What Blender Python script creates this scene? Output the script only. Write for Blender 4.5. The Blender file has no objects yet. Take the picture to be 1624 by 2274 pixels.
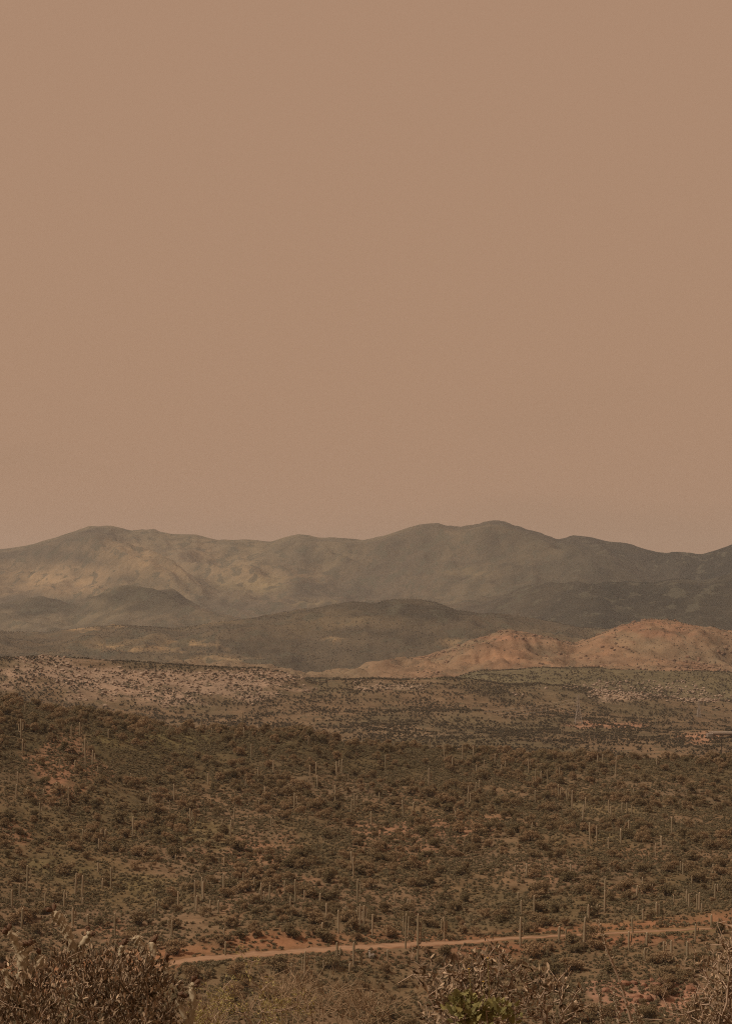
import bpy, math, random
import numpy as np

# ------------------------------------------------------------------ camera, sky, sun, exposure
S = bpy.context.scene
R = math.radians
FV = 5368.0                      # focal length in the units the photograph was measured in (1624 x 2273)
PITCH = math.atan((1332 - 1136.5) / FV)
cam_d = bpy.data.cameras.new('camera'); cam = bpy.data.objects.new('camera', cam_d)
S.collection.objects.link(cam); S.camera = cam
cam_d.sensor_fit = 'VERTICAL'; cam_d.sensor_height = 36.0; cam_d.lens = 85.0
cam_d.clip_start = 0.1; cam_d.clip_end = 60000
cam.location = (0, 0, 0); cam.rotation_euler = (math.pi / 2 + PITCH, 0, 0)

SUN_EL, SUN_AZ = 48.0, -106.0      # azimuth from +Y towards +X (negative: from the left)
SUN_STRENGTH, SUN_ANGLE = 3.5, 2.0
DUST = (0.424, 0.2495, 0.1545)
S.world = bpy.data.worlds.new('World'); S.world.use_nodes = True
nt = S.world.node_tree; nt.nodes.clear()
def wn(t, **k):
    n = nt.nodes.new(t)
    for a, b in k.items(): setattr(n, a, b)
    return n
out = wn('ShaderNodeOutputWorld'); bg = wn('ShaderNodeBackground'); sky = wn('ShaderNodeTexSky')
sky.sky_type = 'NISHITA'; sky.sun_disc = False; sky.sun_elevation = R(SUN_EL); sky.sun_rotation = R(SUN_AZ)
sky.dust_density = 6; sky.air_density = 1.5; sky.ozone_density = 0.4
mul = wn('ShaderNodeVectorMath', operation='SCALE'); mul.inputs['Scale'].default_value = 0.08
nt.links.new(sky.outputs[0], mul.inputs[0])
tc = wn('ShaderNodeTexCoord'); mp = wn('ShaderNodeMapping'); mp.inputs['Scale'].default_value = (5, 5, 26)
nz = wn('ShaderNodeTexNoise'); nz.inputs['Scale'].default_value = 1.0; nz.inputs['Detail'].default_value = 3
nt.links.new(tc.outputs['Generated'], mp.inputs[0]); nt.links.new(mp.outputs[0], nz.inputs['Vector'])
rmp = wn('ShaderNodeMapRange'); rmp.inputs['From Min'].default_value = 0.52; rmp.inputs['From Max'].default_value = 0.62
nt.links.new(nz.outputs['Fac'], rmp.inputs['Value'])
dust = wn('ShaderNodeMix', data_type='RGBA')
dust.inputs['A'].default_value = (*DUST, 1); dust.inputs['B'].default_value = (DUST[0] * .945, DUST[1] * .955, DUST[2] * .955, 1)
sxyz = wn('ShaderNodeSeparateXYZ'); nt.links.new(tc.outputs['Generated'], sxyz.inputs[0])
low = wn('ShaderNodeMapRange'); low.inputs['From Min'].default_value = .10; low.inputs['From Max'].default_value = .04; nt.links.new(sxyz.outputs['Z'], low.inputs['Value'])
lm_ = wn('ShaderNodeMath', operation='MULTIPLY'); nt.links.new(rmp.outputs[0], lm_.inputs[0]); nt.links.new(low.outputs[0], lm_.inputs[1])
nt.links.new(lm_.outputs[0], dust.inputs['Factor'])      # faint dust clouds low over the ridge
mx = wn('ShaderNodeMix', data_type='RGBA'); mx.inputs['Factor'].default_value = 0.955
nt.links.new(mul.outputs[0], mx.inputs['A']); nt.links.new(dust.outputs['Result'], mx.inputs['B'])
nt.links.new(mx.outputs['Result'], bg.inputs['Color']); bg.inputs['Strength'].default_value = 1.0
nt.links.new(bg.outputs[0], out.inputs['Surface'])

sd = bpy.data.lights.new('sun', 'SUN'); so = bpy.data.objects.new('sun', sd); S.collection.objects.link(so)
sd.energy = SUN_STRENGTH; sd.angle = R(SUN_ANGLE); sd.color = (1.0, 0.86, 0.70)
so.rotation_euler = (R(90 - SUN_EL), 0, R(180 - SUN_AZ)); so.location = (0, 0, 900)
S.view_settings.view_transform = 'Standard'; S.view_settings.look = 'None'
S.view_settings.exposure = 0.0; S.view_settings.gamma = 1.0; S.view_settings.use_curve_mapping = False
S.cycles.max_bounces = 5; S.cycles.diffuse_bounces = 3; S.cycles.volume_bounces = 0
S.cycles.use_denoising = False; S.cycles.use_adaptive_sampling = False; S.cycles.sample_clamp_direct = 3; S.cycles.sample_clamp_indirect = 3; S.cycles.filter_width = 1.1

HAZE_DENSITY = 0.33 / 9000
HAZE_COLOR = (0.83, 0.84, 0.84)

rng = np.random.default_rng(7); random.seed(7)
COL = S.collection

# ------------------------------------------------------------------ projection helpers (photo point -> place)
cP, sP = math.cos(PITCH), math.sin(PITCH)
def ray(vx, vy):
    X = (vx - 812) / FV; Y = -(vy - 1136.5) / FV
    return np.array([X, cP - Y * sP, sP + Y * cP])
def at(vx, vy, r):               # the point seen at (vx, vy), r metres away along the ground
    d = ray(vx, vy); return d * (r / math.hypot(d[0], d[1]))
def proj(p):
    p = np.asarray(p, float); f = p[..., 1] * cP + p[..., 2] * sP; u = -p[..., 1] * sP + p[..., 2] * cP
    return 812 + FV * p[..., 0] / f, 1136.5 - FV * u / f

# ------------------------------------------------------------------ noise
def _h(ix, iy, seed):
    n = (ix.astype(np.int64) * 374761393 + iy.astype(np.int64) * 668265263 + seed * 1442695041) & 0xffffffff
    n = ((n ^ (n >> 13)) * 1274126177) & 0xffffffff
    return ((n ^ (n >> 16)) & 0xffff) / 65535.0 * 2 * np.pi
def perlin(x, y, seed=0):
    ix = np.floor(x); iy = np.floor(y); fx = x - ix; fy = y - iy
    u = fx * fx * fx * (fx * (fx * 6 - 15) + 10); v = fy * fy * fy * (fy * (fy * 6 - 15) + 10)
    def g(a, b):
        t = _h(ix + a, iy + b, seed); return np.cos(t) * (fx - a) + np.sin(t) * (fy - b)
    return 1.5 * ((g(0, 0) * (1 - u) + g(1, 0) * u) * (1 - v) + (g(0, 1) * (1 - u) + g(1, 1) * u) * v)
def fbm(x, y, o=5, seed=0, gain=.5):
    s = 0; a = 1
    for i in range(o): s = s + a * perlin(x * 2 ** i, y * 2 ** i, seed + i * 17); a *= gain
    return s
def ridged(x, y, o=5, seed=0, gain=.5):
    s = 0; a = 1; t = 0; w = 1
    for i in range(o):
        n = (1 - np.abs(perlin(x * 2 ** i, y * 2 ** i, seed + i * 31))) ** 2
        s = s + a * n * w; t += a; w = np.clip(n * 1.3, 0, 1); a *= gain
    return s / t

# ------------------------------------------------------------------ terrain as one height field over (azimuth, distance)
C_F = [(-600,1262),(-200,1246),(0,1215),(60,1208),(130,1188),(205,1167),(250,1167),(290,1175),(335,1172),(380,1182),(435,1181),(480,1194),(560,1198),(600,1202),(640,1189),(665,1185),(710,1193),(760,1194),(805,1199),(850,1188),(890,1174),(940,1160),(970,1158),(1010,1167),(1040,1165),(1085,1153),(1120,1154),(1140,1163),(1200,1180),(1240,1196),(1270,1184),(1310,1189),(1350,1200),(1390,1203),(1440,1218),(1475,1226),(1500,1221),(1540,1227),(1560,1230),(1600,1219),(1624,1211),(1760,1190),(2000,1215),(2300,1235)]
C_F2 = [(-300,1335),(0,1328),(95,1317),(130,1324),(170,1340),(205,1322),(285,1293),(330,1299),(385,1300),(430,1324),(480,1348),(560,1362),(640,1352),(700,1352),(850,1345),(960,1342),(1080,1335),(1180,1302),(1260,1294),(1350,1290),(1450,1298),(1550,1275),(1624,1258),(1800,1240),(2300,1260)]
C_E = [(-300,1400),(0,1400),(100,1404),(210,1391),(260,1386),(400,1395),(480,1381),(560,1372),(640,1357),(700,1348),(780,1334),(830,1339),(870,1330),(920,1327),(970,1335),(1010,1352),(1060,1360),(1120,1363),(1200,1376),(1280,1392),(1450,1402),(1624,1410),(2000,1400)]
C_D = [(-300,1478),(0,1476),(400,1474),(520,1474),(600,1480),(680,1497),(760,1490),(830,1475),(900,1460),(1000,1441),(1050,1421),(1100,1408),(1160,1405),(1200,1414),(1230,1419),(1275,1431),(1310,1416),(1380,1390),(1420,1381),(1460,1375),(1500,1378),(1560,1394),(1624,1402),(1800,1415),(2300,1400)]
C_C2 = [(-300,1500),(600,1510),(1000,1508),(1060,1493),(1150,1486),(1200,1481),(1300,1481),(1350,1485),(1450,1490),(1624,1496),(2000,1490)]
C_C1 = [(-300,1470),(0,1462),(100,1460),(200,1465),(300,1470),(420,1477),(520,1482),(600,1485),(660,1503),(700,1514),(740,1510),(830,1509),(900,1510),(980,1503),(1050,1509),(1120,1520),(1250,1526),(1300,1531),(1400,1545),(1500,1554),(1624,1558),(2000,1550)]
C_B = [(-300,1525),(0,1545),(100,1560),(200,1570),(300,1583),(400,1598),(500,1601),(560,1601),(680,1612),(740,1628),(800,1635),(900,1642),(1000,1651),(1100,1658),(1200,1662),(1300,1664),(1450,1666),(1624,1664),(2000,1650)]
C_ROAD = [(-300,2215),(100,2188),(250,2162),(380,2140),(430,2132),(560,2121),(700,2110),(830,2102),(910,2098),(1010,2094),(1130,2084),(1220,2079),(1400,2070),(1560,2062),(1624,2058),(2000,2040)]

fine = np.arange(-12.6, 12.61, 0.055)
med1 = np.arange(-30, -12.6, 0.6); med2 = np.arange(13.0, 30.1, 0.6)
c1 = np.arange(-180, -30, 5.0); c2 = np.arange(35, 181, 5.0)
AZ = np.radians(np.concatenate([c1, med1, fine, med2, c2])); AZ = np.unique(AZ)
RR = np.concatenate([np.geomspace(.6, 380, 60)[:-1], np.arange(380, 1330, 2.2), np.arange(1330, 3300, 13.0), np.arange(3300, 3760, 20.0), np.arange(3760, 4880, 10.0), np.arange(4880, 6800, 22.0), np.arange(6800, 12200, 27.0), np.arange(12200, 14100, 380.0)])
NA, NR = len(AZ), len(RR)
azc = np.clip(AZ, R(-60), R(60)); VX = 812 + FV * np.tan(azc)
OUT = np.clip((np.abs(np.degrees(AZ)) - 13) / 20, 0, 1)
def zline(curve, r):             # height of a curve measured in the photograph, at distance r per azimuth
    c = np.array(curve, float); y = np.interp(VX, c[:, 0], c[:, 1])
    k = np.array([.25, .5, .25]); inner = np.abs(np.degrees(AZ)) < 12.5
    ys = y.copy(); yi = y[inner]; ys[inner] = np.convolve(np.pad(yi, 1, mode='edge'), k, 'valid')
    ys = ys + OUT * 30 * np.sin(AZ * 9 + c[3, 0] * .01)
    Y = -(ys - 1136.5) / FV
    t = r * np.cos(azc) / (cP - Y * sP)
    return t * (sP + Y * cP)
one = np.ones(NA); sx = np.clip((VX - 0) / 1624, -.4, 1.4)      # 0 left edge .. 1 right edge
rB = 1000 + 190 * sx; rRoad = 600 + 62 * sx
rC1 = 2500 + 380 * sx; rC2 = 3500 * one; rD = 4300 + 150 * sx; rE = 6000 * one; rF2 = 8600 - 600 * sx; rF = 11600 - 1000 * sx
zB = zline([(a_, b_ + 24) for a_, b_ in C_B], rB); zRoad = zline(C_ROAD, rRoad); zC1 = zline(C_C1, rC1); zC2 = zline(C_C2, rC2)
zD = zline(C_D, rD); zE = zline(C_E, rE); zF2 = zline(C_F2, rF2); zF = zline(C_F, rF)
bank = np.clip((VX - 1250) / 90, 0, 1) * np.clip((1680 - VX) / 60, 0, 1)   # red cut bank below the road on the right
sw = np.clip((560 - VX) / 160, 0, 1) + np.clip((VX - 1020) / 260, 0, 1); sw = sw * sw * (3 - 2 * sw)
ctrl = [(0 * one, -1.72 * one), (3 * one, -1.75 * one), (8 * one, -2.25 * one), (14 * one, -3.6 * one), (30 * one, -8.3 * one), (80 * one, -23.0 * one),
        (200 * one, -54 * one), (340 * one, -84 * one), (450 * one, -97.5 * one), (rRoad - 82, -95.2 - 1.8 * bank), (rRoad - 62, -94 + 1.5 * bank), (rRoad - 30, zRoad - 2.2 + 0.6 * bank),
        (rRoad - 7, zRoad - .12), (rRoad + 7, zRoad + .12), (rRoad + 16, zRoad + 1.7),
        (rRoad + .45 * (rB - rRoad), zRoad + .47 * (zB - zRoad)), (rRoad + .8 * (rB - rRoad), zRoad + .86 * (zB - zRoad)), (rB, zB),
        (rB + 130, zB - 9), (rB + 420, np.minimum(zB - 45, -104)), (rB + 800, -117 * one),
        (rC1 - 280, np.minimum(zC1 - 16, -108)), (rC1, zC1), (rC1 + 330, np.minimum(zC1 - 14, zC2 - 16)), (rC2, np.minimum(zC2, -98 - 0 * zC2)),
        (rC2 + 300, np.minimum(zC2 - 14, -112)), (rD, zD), (rD + 550, np.minimum(zD - 35, -112)), (rE, zE), (rE + 900, np.minimum(zE - 45, -80)),
        (rF2, zF2), (rF2 + 550, sw * (zF2 - 55) + (1 - sw) * (zF2 + .06 * (zF - zF2))), (rF, zF), (rF + 1100, zF - 260), (rF + 2600, zF - 330)]
ctrl[24] = (rC2, zC2)
CR = np.stack([c[0] for c in ctrl], 1); CZ = np.stack([c[1] for c in ctrl], 1)
Z = np.zeros((NA, NR))
for i in range(NA):              # monotone cubic through the control points of each azimuth
    xk, yk = CR[i], CZ[i]; h = np.diff(xk); d = np.diff(yk) / h
    m = np.zeros(len(xk)); m[0] = d[0]; m[-1] = d[-1]
    same = d[:-1] * d[1:] > 0
    w1 = 2 * h[1:] + h[:-1]; w2 = h[1:] + 2 * h[:-1]
    with np.errstate(divide='ignore', invalid='ignore'):
        hm = (w1 + w2) / (w1 / d[:-1] + w2 / d[1:])
    m[1:-1] = np.where(same, hm, 0)
    r = np.clip(RR, xk[0], xk[-1]); k = np.clip(np.searchsorted(xk, r, side='right') - 1, 0, len(h) - 1)
    t = (r - xk[k]) / h[k]
    Z[i] = (2*t**3 - 3*t**2 + 1) * yk[k] + (t**3 - 2*t**2 + t) * h[k] * m[k] + (-2*t**3 + 3*t**2) * yk[k+1] + (t**3 - t**2) * h[k] * m[k+1]
A2, R2 = np.meshgrid(AZ, RR, indexing='ij')
X2 = np.sin(A2) * R2; Y2 = np.cos(A2) * R2
def bump(c, w): return np.exp(-((R2 - c[:, None]) / w) ** 2)
crest = np.clip(.75 * bump(rB, 40) + .85 * bump(rC1, 110) + .7 * bump(rC2, 120) + .8 * bump(rD, 150) + .85 * bump(rE, 250) + .6 * bump(rF2, 250) + .93 * bump(rF, 420), 0, 1)
ampB = np.interp(R2, [0, 20, 300, 450, 1250, 1500, 2000], [0, .05, 1, 2.0, 5.0, 2.5, 0])
ampC = np.interp(R2, [0, 1250, 1800, 2500, 3500, 4300, 6000, 8000], [0, 0, 4, 14, 14, 42, 34, 30])
ampF = np.interp(R2, [0, 5000, 6500, 8500, 9600, 11500, 14000], [0, 0, 40, 140, 400, 400, 400])
roadmask = 1 - np.exp(-((R2 - rRoad[:, None]) / 12) ** 4)
nB = fbm(X2 / 95, Y2 / 130, 4, 3) + .10 * fbm(X2 / 9, Y2 / 9, 2, 9)
Z += ampB * (1 - crest) * nB * roadmask
nC = ridged(X2 / 330, Y2 / 420, 6, 11, .6) - .55
Z += ampC * (1 - crest) * nC
wx = X2 + 300 * fbm(X2 / 1500, Y2 / 1500, 3, 77); wy = Y2 + 300 * fbm(X2 / 1500, Y2 / 1500, 3, 78)
uL = A2 * 10000 + 420 * fbm(X2 / 1700, Y2 / 1700, 3, 77); down = rF[:, None] - R2     # spurs running down from the crest, skewed to the right
nF = .8 * ridged((uL - .55 * down) / 1700, R2 / 5200, 6, 23, .49) + .25 * ridged((uL + .3 * down) / 900, R2 / 3500, 4, 24, .45) - .62
Z += ampF * (1 - crest) * nF
rough = np.interp(R2, [0, 1400, 2200, 3600, 4000, 4700, 5200, 7000, 9000], [0, 0, 1.4, 1.6, 10, 10, 3, 6, 9])
Z += rough * (1 - .6 * crest) * (fbm(X2 / 75, Y2 / 75, 5, 211, .62) * np.clip(.6 + 1.2 * fbm(X2 / 300, Y2 / 400, 2, 215), .15, 1.5))
Z -= np.interp(R2, [3700, 4000, 4700, 4950], [0, 4.5, 4.5, 0]) * (1 - .5 * crest) * np.clip(1 - 3.2 * np.abs(fbm(X2 / 95 + Y2 / 260, Y2 / 130, 3, 231, .5)), 0, 1)      # clefts between the granite domes
lim = (zF / rF)[:, None] * R2 - .035 * np.abs(rF[:, None] - R2) - 2      # nothing in front of the range stands above its skyline
Z = np.where((R2 > 6800) & (np.abs(R2 - rF[:, None]) > 120), np.minimum(Z, lim), Z)
VXG, VYG = proj(np.stack([X2, Y2, Z], -1))

def grid_sample(G, x, y):
    a = np.arctan2(x, y); r = np.hypot(x, y)
    fi = np.interp(a, AZ, np.arange(NA)); fj = np.interp(r, RR, np.arange(NR))
    i = np.clip(np.floor(fi).astype(int), 0, NA - 2); j = np.clip(np.floor(fj).astype(int), 0, NR - 2); u = fi - i; v = fj - j
    return (G[i, j] * (1-u) * (1-v) + G[i+1, j] * u * (1-v) + G[i, j+1] * (1-u) * v + G[i+1, j+1] * u * v)
def ground(x, y): return grid_sample(Z, np.asarray(x, float), np.asarray(y, float))
def on_ground(vx, vy, rmin, rmax):   # where the line of sight through (vx, vy) first meets the ground between rmin and rmax
    d = ray(vx, vy); d = d / math.hypot(d[0], d[1]); r = np.arange(rmin, rmax, max(.5, (rmax - rmin) / 1500))
    gap = ground(d[0] * r, d[1] * r) - d[2] * r
    k = np.argmax(gap >= 0) if (gap >= 0).any() else np.argmax(gap)
    return np.array([d[0] * r[k], d[1] * r[k], float(ground(d[0] * r[k], d[1] * r[k]))])

# ------------------------------------------------------------------ materials
def mat(name): 
    m = bpy.data.materials.new(name); m.use_nodes = True
    return m, m.node_tree, m.node_tree.nodes['Principled BSDF']
def N(t, kind, **k):
    n = t.nodes.new(kind)
    for a, b in k.items(): setattr(n, a, b)
    return n
def noise_node(t, scale, detail=4, src='Object', rough=.55, stretch=None):
    c = N(t, 'ShaderNodeTexCoord'); n = N(t, 'ShaderNodeTexNoise'); n.inputs['Scale'].default_value = scale
    n.inputs['Detail'].default_value = detail; n.inputs['Roughness'].default_value = rough
    if stretch:
        m = N(t, 'ShaderNodeMapping'); m.inputs['Scale'].default_value = stretch
        t.links.new(c.outputs[src], m.inputs[0]); t.links.new(m.outputs[0], n.inputs['Vector'])
    else: t.links.new(c.outputs[src], n.inputs['Vector'])
    return n
def maprange(t, s, a, b, c=0., d=1.):
    n = N(t, 'ShaderNodeMapRange')
    for k, v in zip(('From Min', 'From Max', 'To Min', 'To Max'), (a, b, c, d)): n.inputs[k].default_value = v
    t.links.new(s, n.inputs['Value']); return n.outputs[0]
def mixc(t, f, a, b, blend='MIX'):
    n = N(t, 'ShaderNodeMix', data_type='RGBA', blend_type=blend)
    for s, v in (('Factor', f), ('A', a), ('B', b)):
        if isinstance(v, (int, float)): n.inputs[s].default_value = v
        elif isinstance(v, tuple): n.inputs[s].default_value = (*v, 1) if len(v) == 3 else v
        else: t.links.new(v, n.inputs[s])
    return n.outputs['Result']
def ground_mat(name, s1, s2, s3, dark, light, bumpd, dots=None):
    m, t, p = mat(name); p.inputs['Roughness'].default_value = .95; p.inputs['Specular IOR Level'].default_value = .1
    a = N(t, 'ShaderNodeAttribute', attribute_name='soil')
    n1 = noise_node(t, s1); n2 = noise_node(t, s2, 5); n3 = noise_node(t, s3, 6, rough=.65)
    c = mixc(t, maprange(t, n1.outputs['Fac'], .35, .7), a.outputs['Color'], mixc(t, 1., a.outputs['Color'], light, 'MULTIPLY'))
    c = mixc(t, maprange(t, n2.outputs['Fac'], .42, .68, 0, .75), c, mixc(t, 1., a.outputs['Color'], dark, 'MULTIPLY'))
    c = mixc(t, maprange(t, n3.outputs['Fac'], .45, .75, 0, .55), c, mixc(t, 1., c, light, 'MULTIPLY'))
    if dots:                     # low scrub too far away to tell apart
        v = noise_node(t, dots[0], 3, rough=.6, stretch=(1, .55, 1)); big = noise_node(t, dots[0] * .12, 2)
        th = N(t, 'ShaderNodeMath', operation='ADD'); t.links.new(v.outputs['Fac'], th.inputs[0])
        t.links.new(maprange(t, big.outputs['Fac'], .3, .7, -.06, .06), th.inputs[1])
        c = mixc(t, maprange(t, th.outputs[0], dots[1], dots[1] + .06, 0, dots[2]), c, dots[3])
    t.links.new(c, p.inputs['Base Color'])
    b = N(t, 'ShaderNodeBump'); b.inputs['Strength'].default_value = .8; b.inputs['Distance'].default_value = bumpd
    t.links.new(n2.outputs['Fac'], b.inputs['Height'])
    b2 = N(t, 'ShaderNodeBump'); b2.inputs['Strength'].default_value = .7; b2.inputs['Distance'].default_value = bumpd * .5
    t.links.new(n3.outputs['Fac'], b2.inputs['Height']); t.links.new(b.outputs[0], b2.inputs['Normal']); t.links.new(b2.outputs[0], p.inputs['Normal'])
    return m
def plant_mat(name, c1, c2, rough=.9, translucent=0, attr=None, spread=1., noise=None):
    m, t, p = mat(name); p.inputs['Roughness'].default_value = rough; p.inputs['Specular IOR Level'].default_value = .12
    if attr: f = N(t, 'ShaderNodeAttribute', attribute_name=attr).outputs['Fac']
    else: f = N(t, 'ShaderNodeObjectInfo').outputs['Random']
    k_ = .82 if attr else .72
    c = mixc(t, f, tuple(q * k_ for q in c1), tuple(q * k_ for q in c2))
    if noise:
        n = noise_node(t, noise, 3); c = mixc(t, maprange(t, n.outputs['Fac'], .35, .7, 0, .6), c, mixc(t, 1., c, (.45, .45, .42), 'MULTIPLY'))
    t.links.new(c, p.inputs['Base Color'])
    if translucent:
        tr = N(t, 'ShaderNodeBsdfTranslucent'); t.links.new(c, tr.inputs['Color']); ms = N(t, 'ShaderNodeMixShader'); ms.inputs[0].default_value = translucent
        o = [n for n in t.nodes if n.type == 'OUTPUT_MATERIAL'][0]
        t.links.new(p.outputs[0], ms.inputs[1]); t.links.new(tr.outputs[0], ms.inputs[2]); t.links.new(ms.outputs[0], o.inputs['Surface'])
    return m
def plain_mat(name, c, rough=.7, metal=0., noise=3., dark=.7):
    m, t, p = mat(name); p.inputs['Roughness'].default_value = rough; p.inputs['Metallic'].default_value = metal
    n = noise_node(t, noise); t.links.new(mixc(t, maprange(t, n.outputs['Fac'], .3, .7), c, tuple(x * dark for x in c)), p.inputs['Base Color'])
    return m
M = {}
M['near'] = ground_mat('desert_soil', .035, .22, 1.4, (.62, .58, .52), (1.35, 1.22, 1.15), .5)
M['mid'] = ground_mat('rocky_soil', .012, .05, .22, (.6, .58, .55), (1.3, 1.24, 1.2), 2.2, (.09, .56, .75, (.085, .07, .042)))
M['granite'] = ground_mat('granite_slope', .008, .022, .075, (.5, .48, .45), (1.3, 1.22, 1.15), 12.0, (.05, .58, .6, (.13, .10, .065)))
M['far'] = ground_mat('mountain_slope', .0022, .009, .035, (.55, .57, .56), (1.4, 1.3, 1.15), 26.0, (.020, .55, .7, (.07, .066, .045)))
M['road'] = ground_mat('graded_dirt', .05, .3, 1.2, (.78, .75, .72), (1.15, 1.12, 1.1), .08)
M['tree'] = plant_mat('palo_verde_twigs', (.39, .265, .152), (.215, .17, .092), translucent=.18)
M['creo'] = plant_mat('creosote_foliage', (.32, .23, .137), (.21, .175, .10), translucent=.2)
M['burs'] = plant_mat('bursage_foliage', (.28, .222, .132), (.165, .14, .08), translucent=.08)
M['scrub'] = plant_mat('scrub_foliage', (.17, .13, .08), (.10, .085, .055))
M['wood'] = plant_mat('grey_bark', (.12, .085, .06), (.08, .06, .045))
M['rock'] = plant_mat('granite_rock', (.48, .36, .27), (.34, .25, .185), noise=.5)
M['orock'] = plant_mat('orange_granite', (.33, .20, .13), (.22, .145, .095), noise=.12)
M['redrock'] = plant_mat('red_rock', (.40, .21, .13), (.28, .15, .10), noise=.6)
M['twig'] = plant_mat('pale_twig', (.50, .37, .27), (.26, .185, .13), attr='tint')
M['leaf'] = plant_mat('dry_leaf', (.66, .49, .33), (.075, .052, .032), attr='tint', translucent=.08, rough=.7)
M['leaf2'] = plant_mat('grey_leaf', (.60, .44, .29), (.17, .12, .075), attr='tint', translucent=.08, rough=.7)
M['green'] = plant_mat('green_leaf', (.37, .32, .12), (.20, .18, .07), attr='tint', translucent=.25, rough=.6)
M['yleaf'] = plant_mat('yellow_green_leaf', (.56, .45, .18), (.36, .31, .13), attr='tint', translucent=.25)
M['yellow'] = plain_mat('yellow_petal', (.50, .30, .04), .7)
M['broom'] = plant_mat('dry_broom', (.40, .28, .175), (.26, .185, .115), attr='tint')
M['cholla'] = plant_mat('cholla_skin', (.56, .47, .33), (.35, .29, .195), attr='tint')
M['spine'] = plant_mat('straw_spines', (.68, .56, .40), (.50, .40, .28), attr='tint')
M['fruit'] = plant_mat('dry_fruit', (.17, .10, .065), (.09, .06, .04), attr='tint')
M['oleaf'] = plant_mat('ocotillo_leaf', (.58, .48, .35), (.20, .16, .10), attr='tint')
M['steel'] = plain_mat('galvanised_steel', (.36, .31, .26), .6, .0)
M['wire'] = plain_mat('pale_wire', (.42, .34, .26), .6, .0)
M['pole'] = plain_mat('dark_timber', (.045, .032, .024), .9)
M['conc'] = plain_mat('pale_concrete', (.44, .38, .32), .85, 0, .6, .85)
M['dconc'] = plain_mat('weathered_concrete', (.20, .16, .13), .9, 0, .5)
M['white'] = plain_mat('white_paint', (.5, .45, .40), .5, 0, 2., .9)
# saguaro skin: ribbed grey green, pale crown, corky base
m, t, p = mat('saguaro_skin'); p.inputs['Roughness'].default_value = .8; p.inputs['Specular IOR Level'].default_value = .15
g = N(t, 'ShaderNodeAttribute', attribute_name='up').outputs['Fac']; oi = N(t, 'ShaderNodeObjectInfo').outputs['Random']
c = mixc(t, oi, (.305, .24, .16), (.215, .175, .112)); n = noise_node(t, 1.2, 4, stretch=(1, 1, .35))
c = mixc(t, maprange(t, n.outputs['Fac'], .45, .7, 0, .4), c, (.24, .19, .12))
c = mixc(t, maprange(t, g, .16, .02, 0, .5), c, (.17, .125, .085)); c = mixc(t, maprange(t, g, .95, .985, 0, .9), c, (.46, .37, .27))
t.links.new(c, p.inputs['Base Color']); M['saguaro'] = m

# ------------------------------------------------------------------ object helpers
def mesh(name, v, f, m, smooth=False, **attr):
    me = bpy.data.meshes.new(name); v = np.asarray(v, float)
    if isinstance(f, np.ndarray):
        k = f.shape[1]; me.vertices.add(len(v)); me.vertices.foreach_set('co', v.ravel().astype(np.float32))
        me.loops.add(f.size); me.loops.foreach_set('vertex_index', f.ravel().astype(np.int32))
        me.polygons.add(len(f)); me.polygons.foreach_set('loop_start', np.arange(0, f.size, k, dtype=np.int32)); me.polygons.foreach_set('loop_total', np.full(len(f), k, np.int32))
        me.update(calc_edges=True); me.validate()
    else: me.from_pydata(v.tolist(), [], f); me.update()
    if smooth: me.shade_smooth()
    for k, a in attr.items():
        a = np.asarray(a, np.float32)
        if a.ndim == 2:
            at_ = me.attributes.new(k, 'FLOAT_COLOR', 'POINT'); at_.data.foreach_set('color', np.concatenate([a, np.ones((len(a), 1), np.float32)], 1).ravel())
        else: at_ = me.attributes.new(k, 'FLOAT', 'POINT'); at_.data.foreach_set('value', a)
    me.materials.append(m); return me
def obj(name, me, parent=None, loc=None, kind=None):
    o = bpy.data.objects.new(name, me); COL.objects.link(o)
    if parent: o.parent = parent
    if loc is not None: o.location = loc
    if kind: o['kind'] = kind
    return o
def tag(o, label, cat, group=None, kind=None):
    o['label'] = label; o['category'] = cat
    if group: o['group'] = group
    if kind: o['kind'] = kind
    return o
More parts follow.
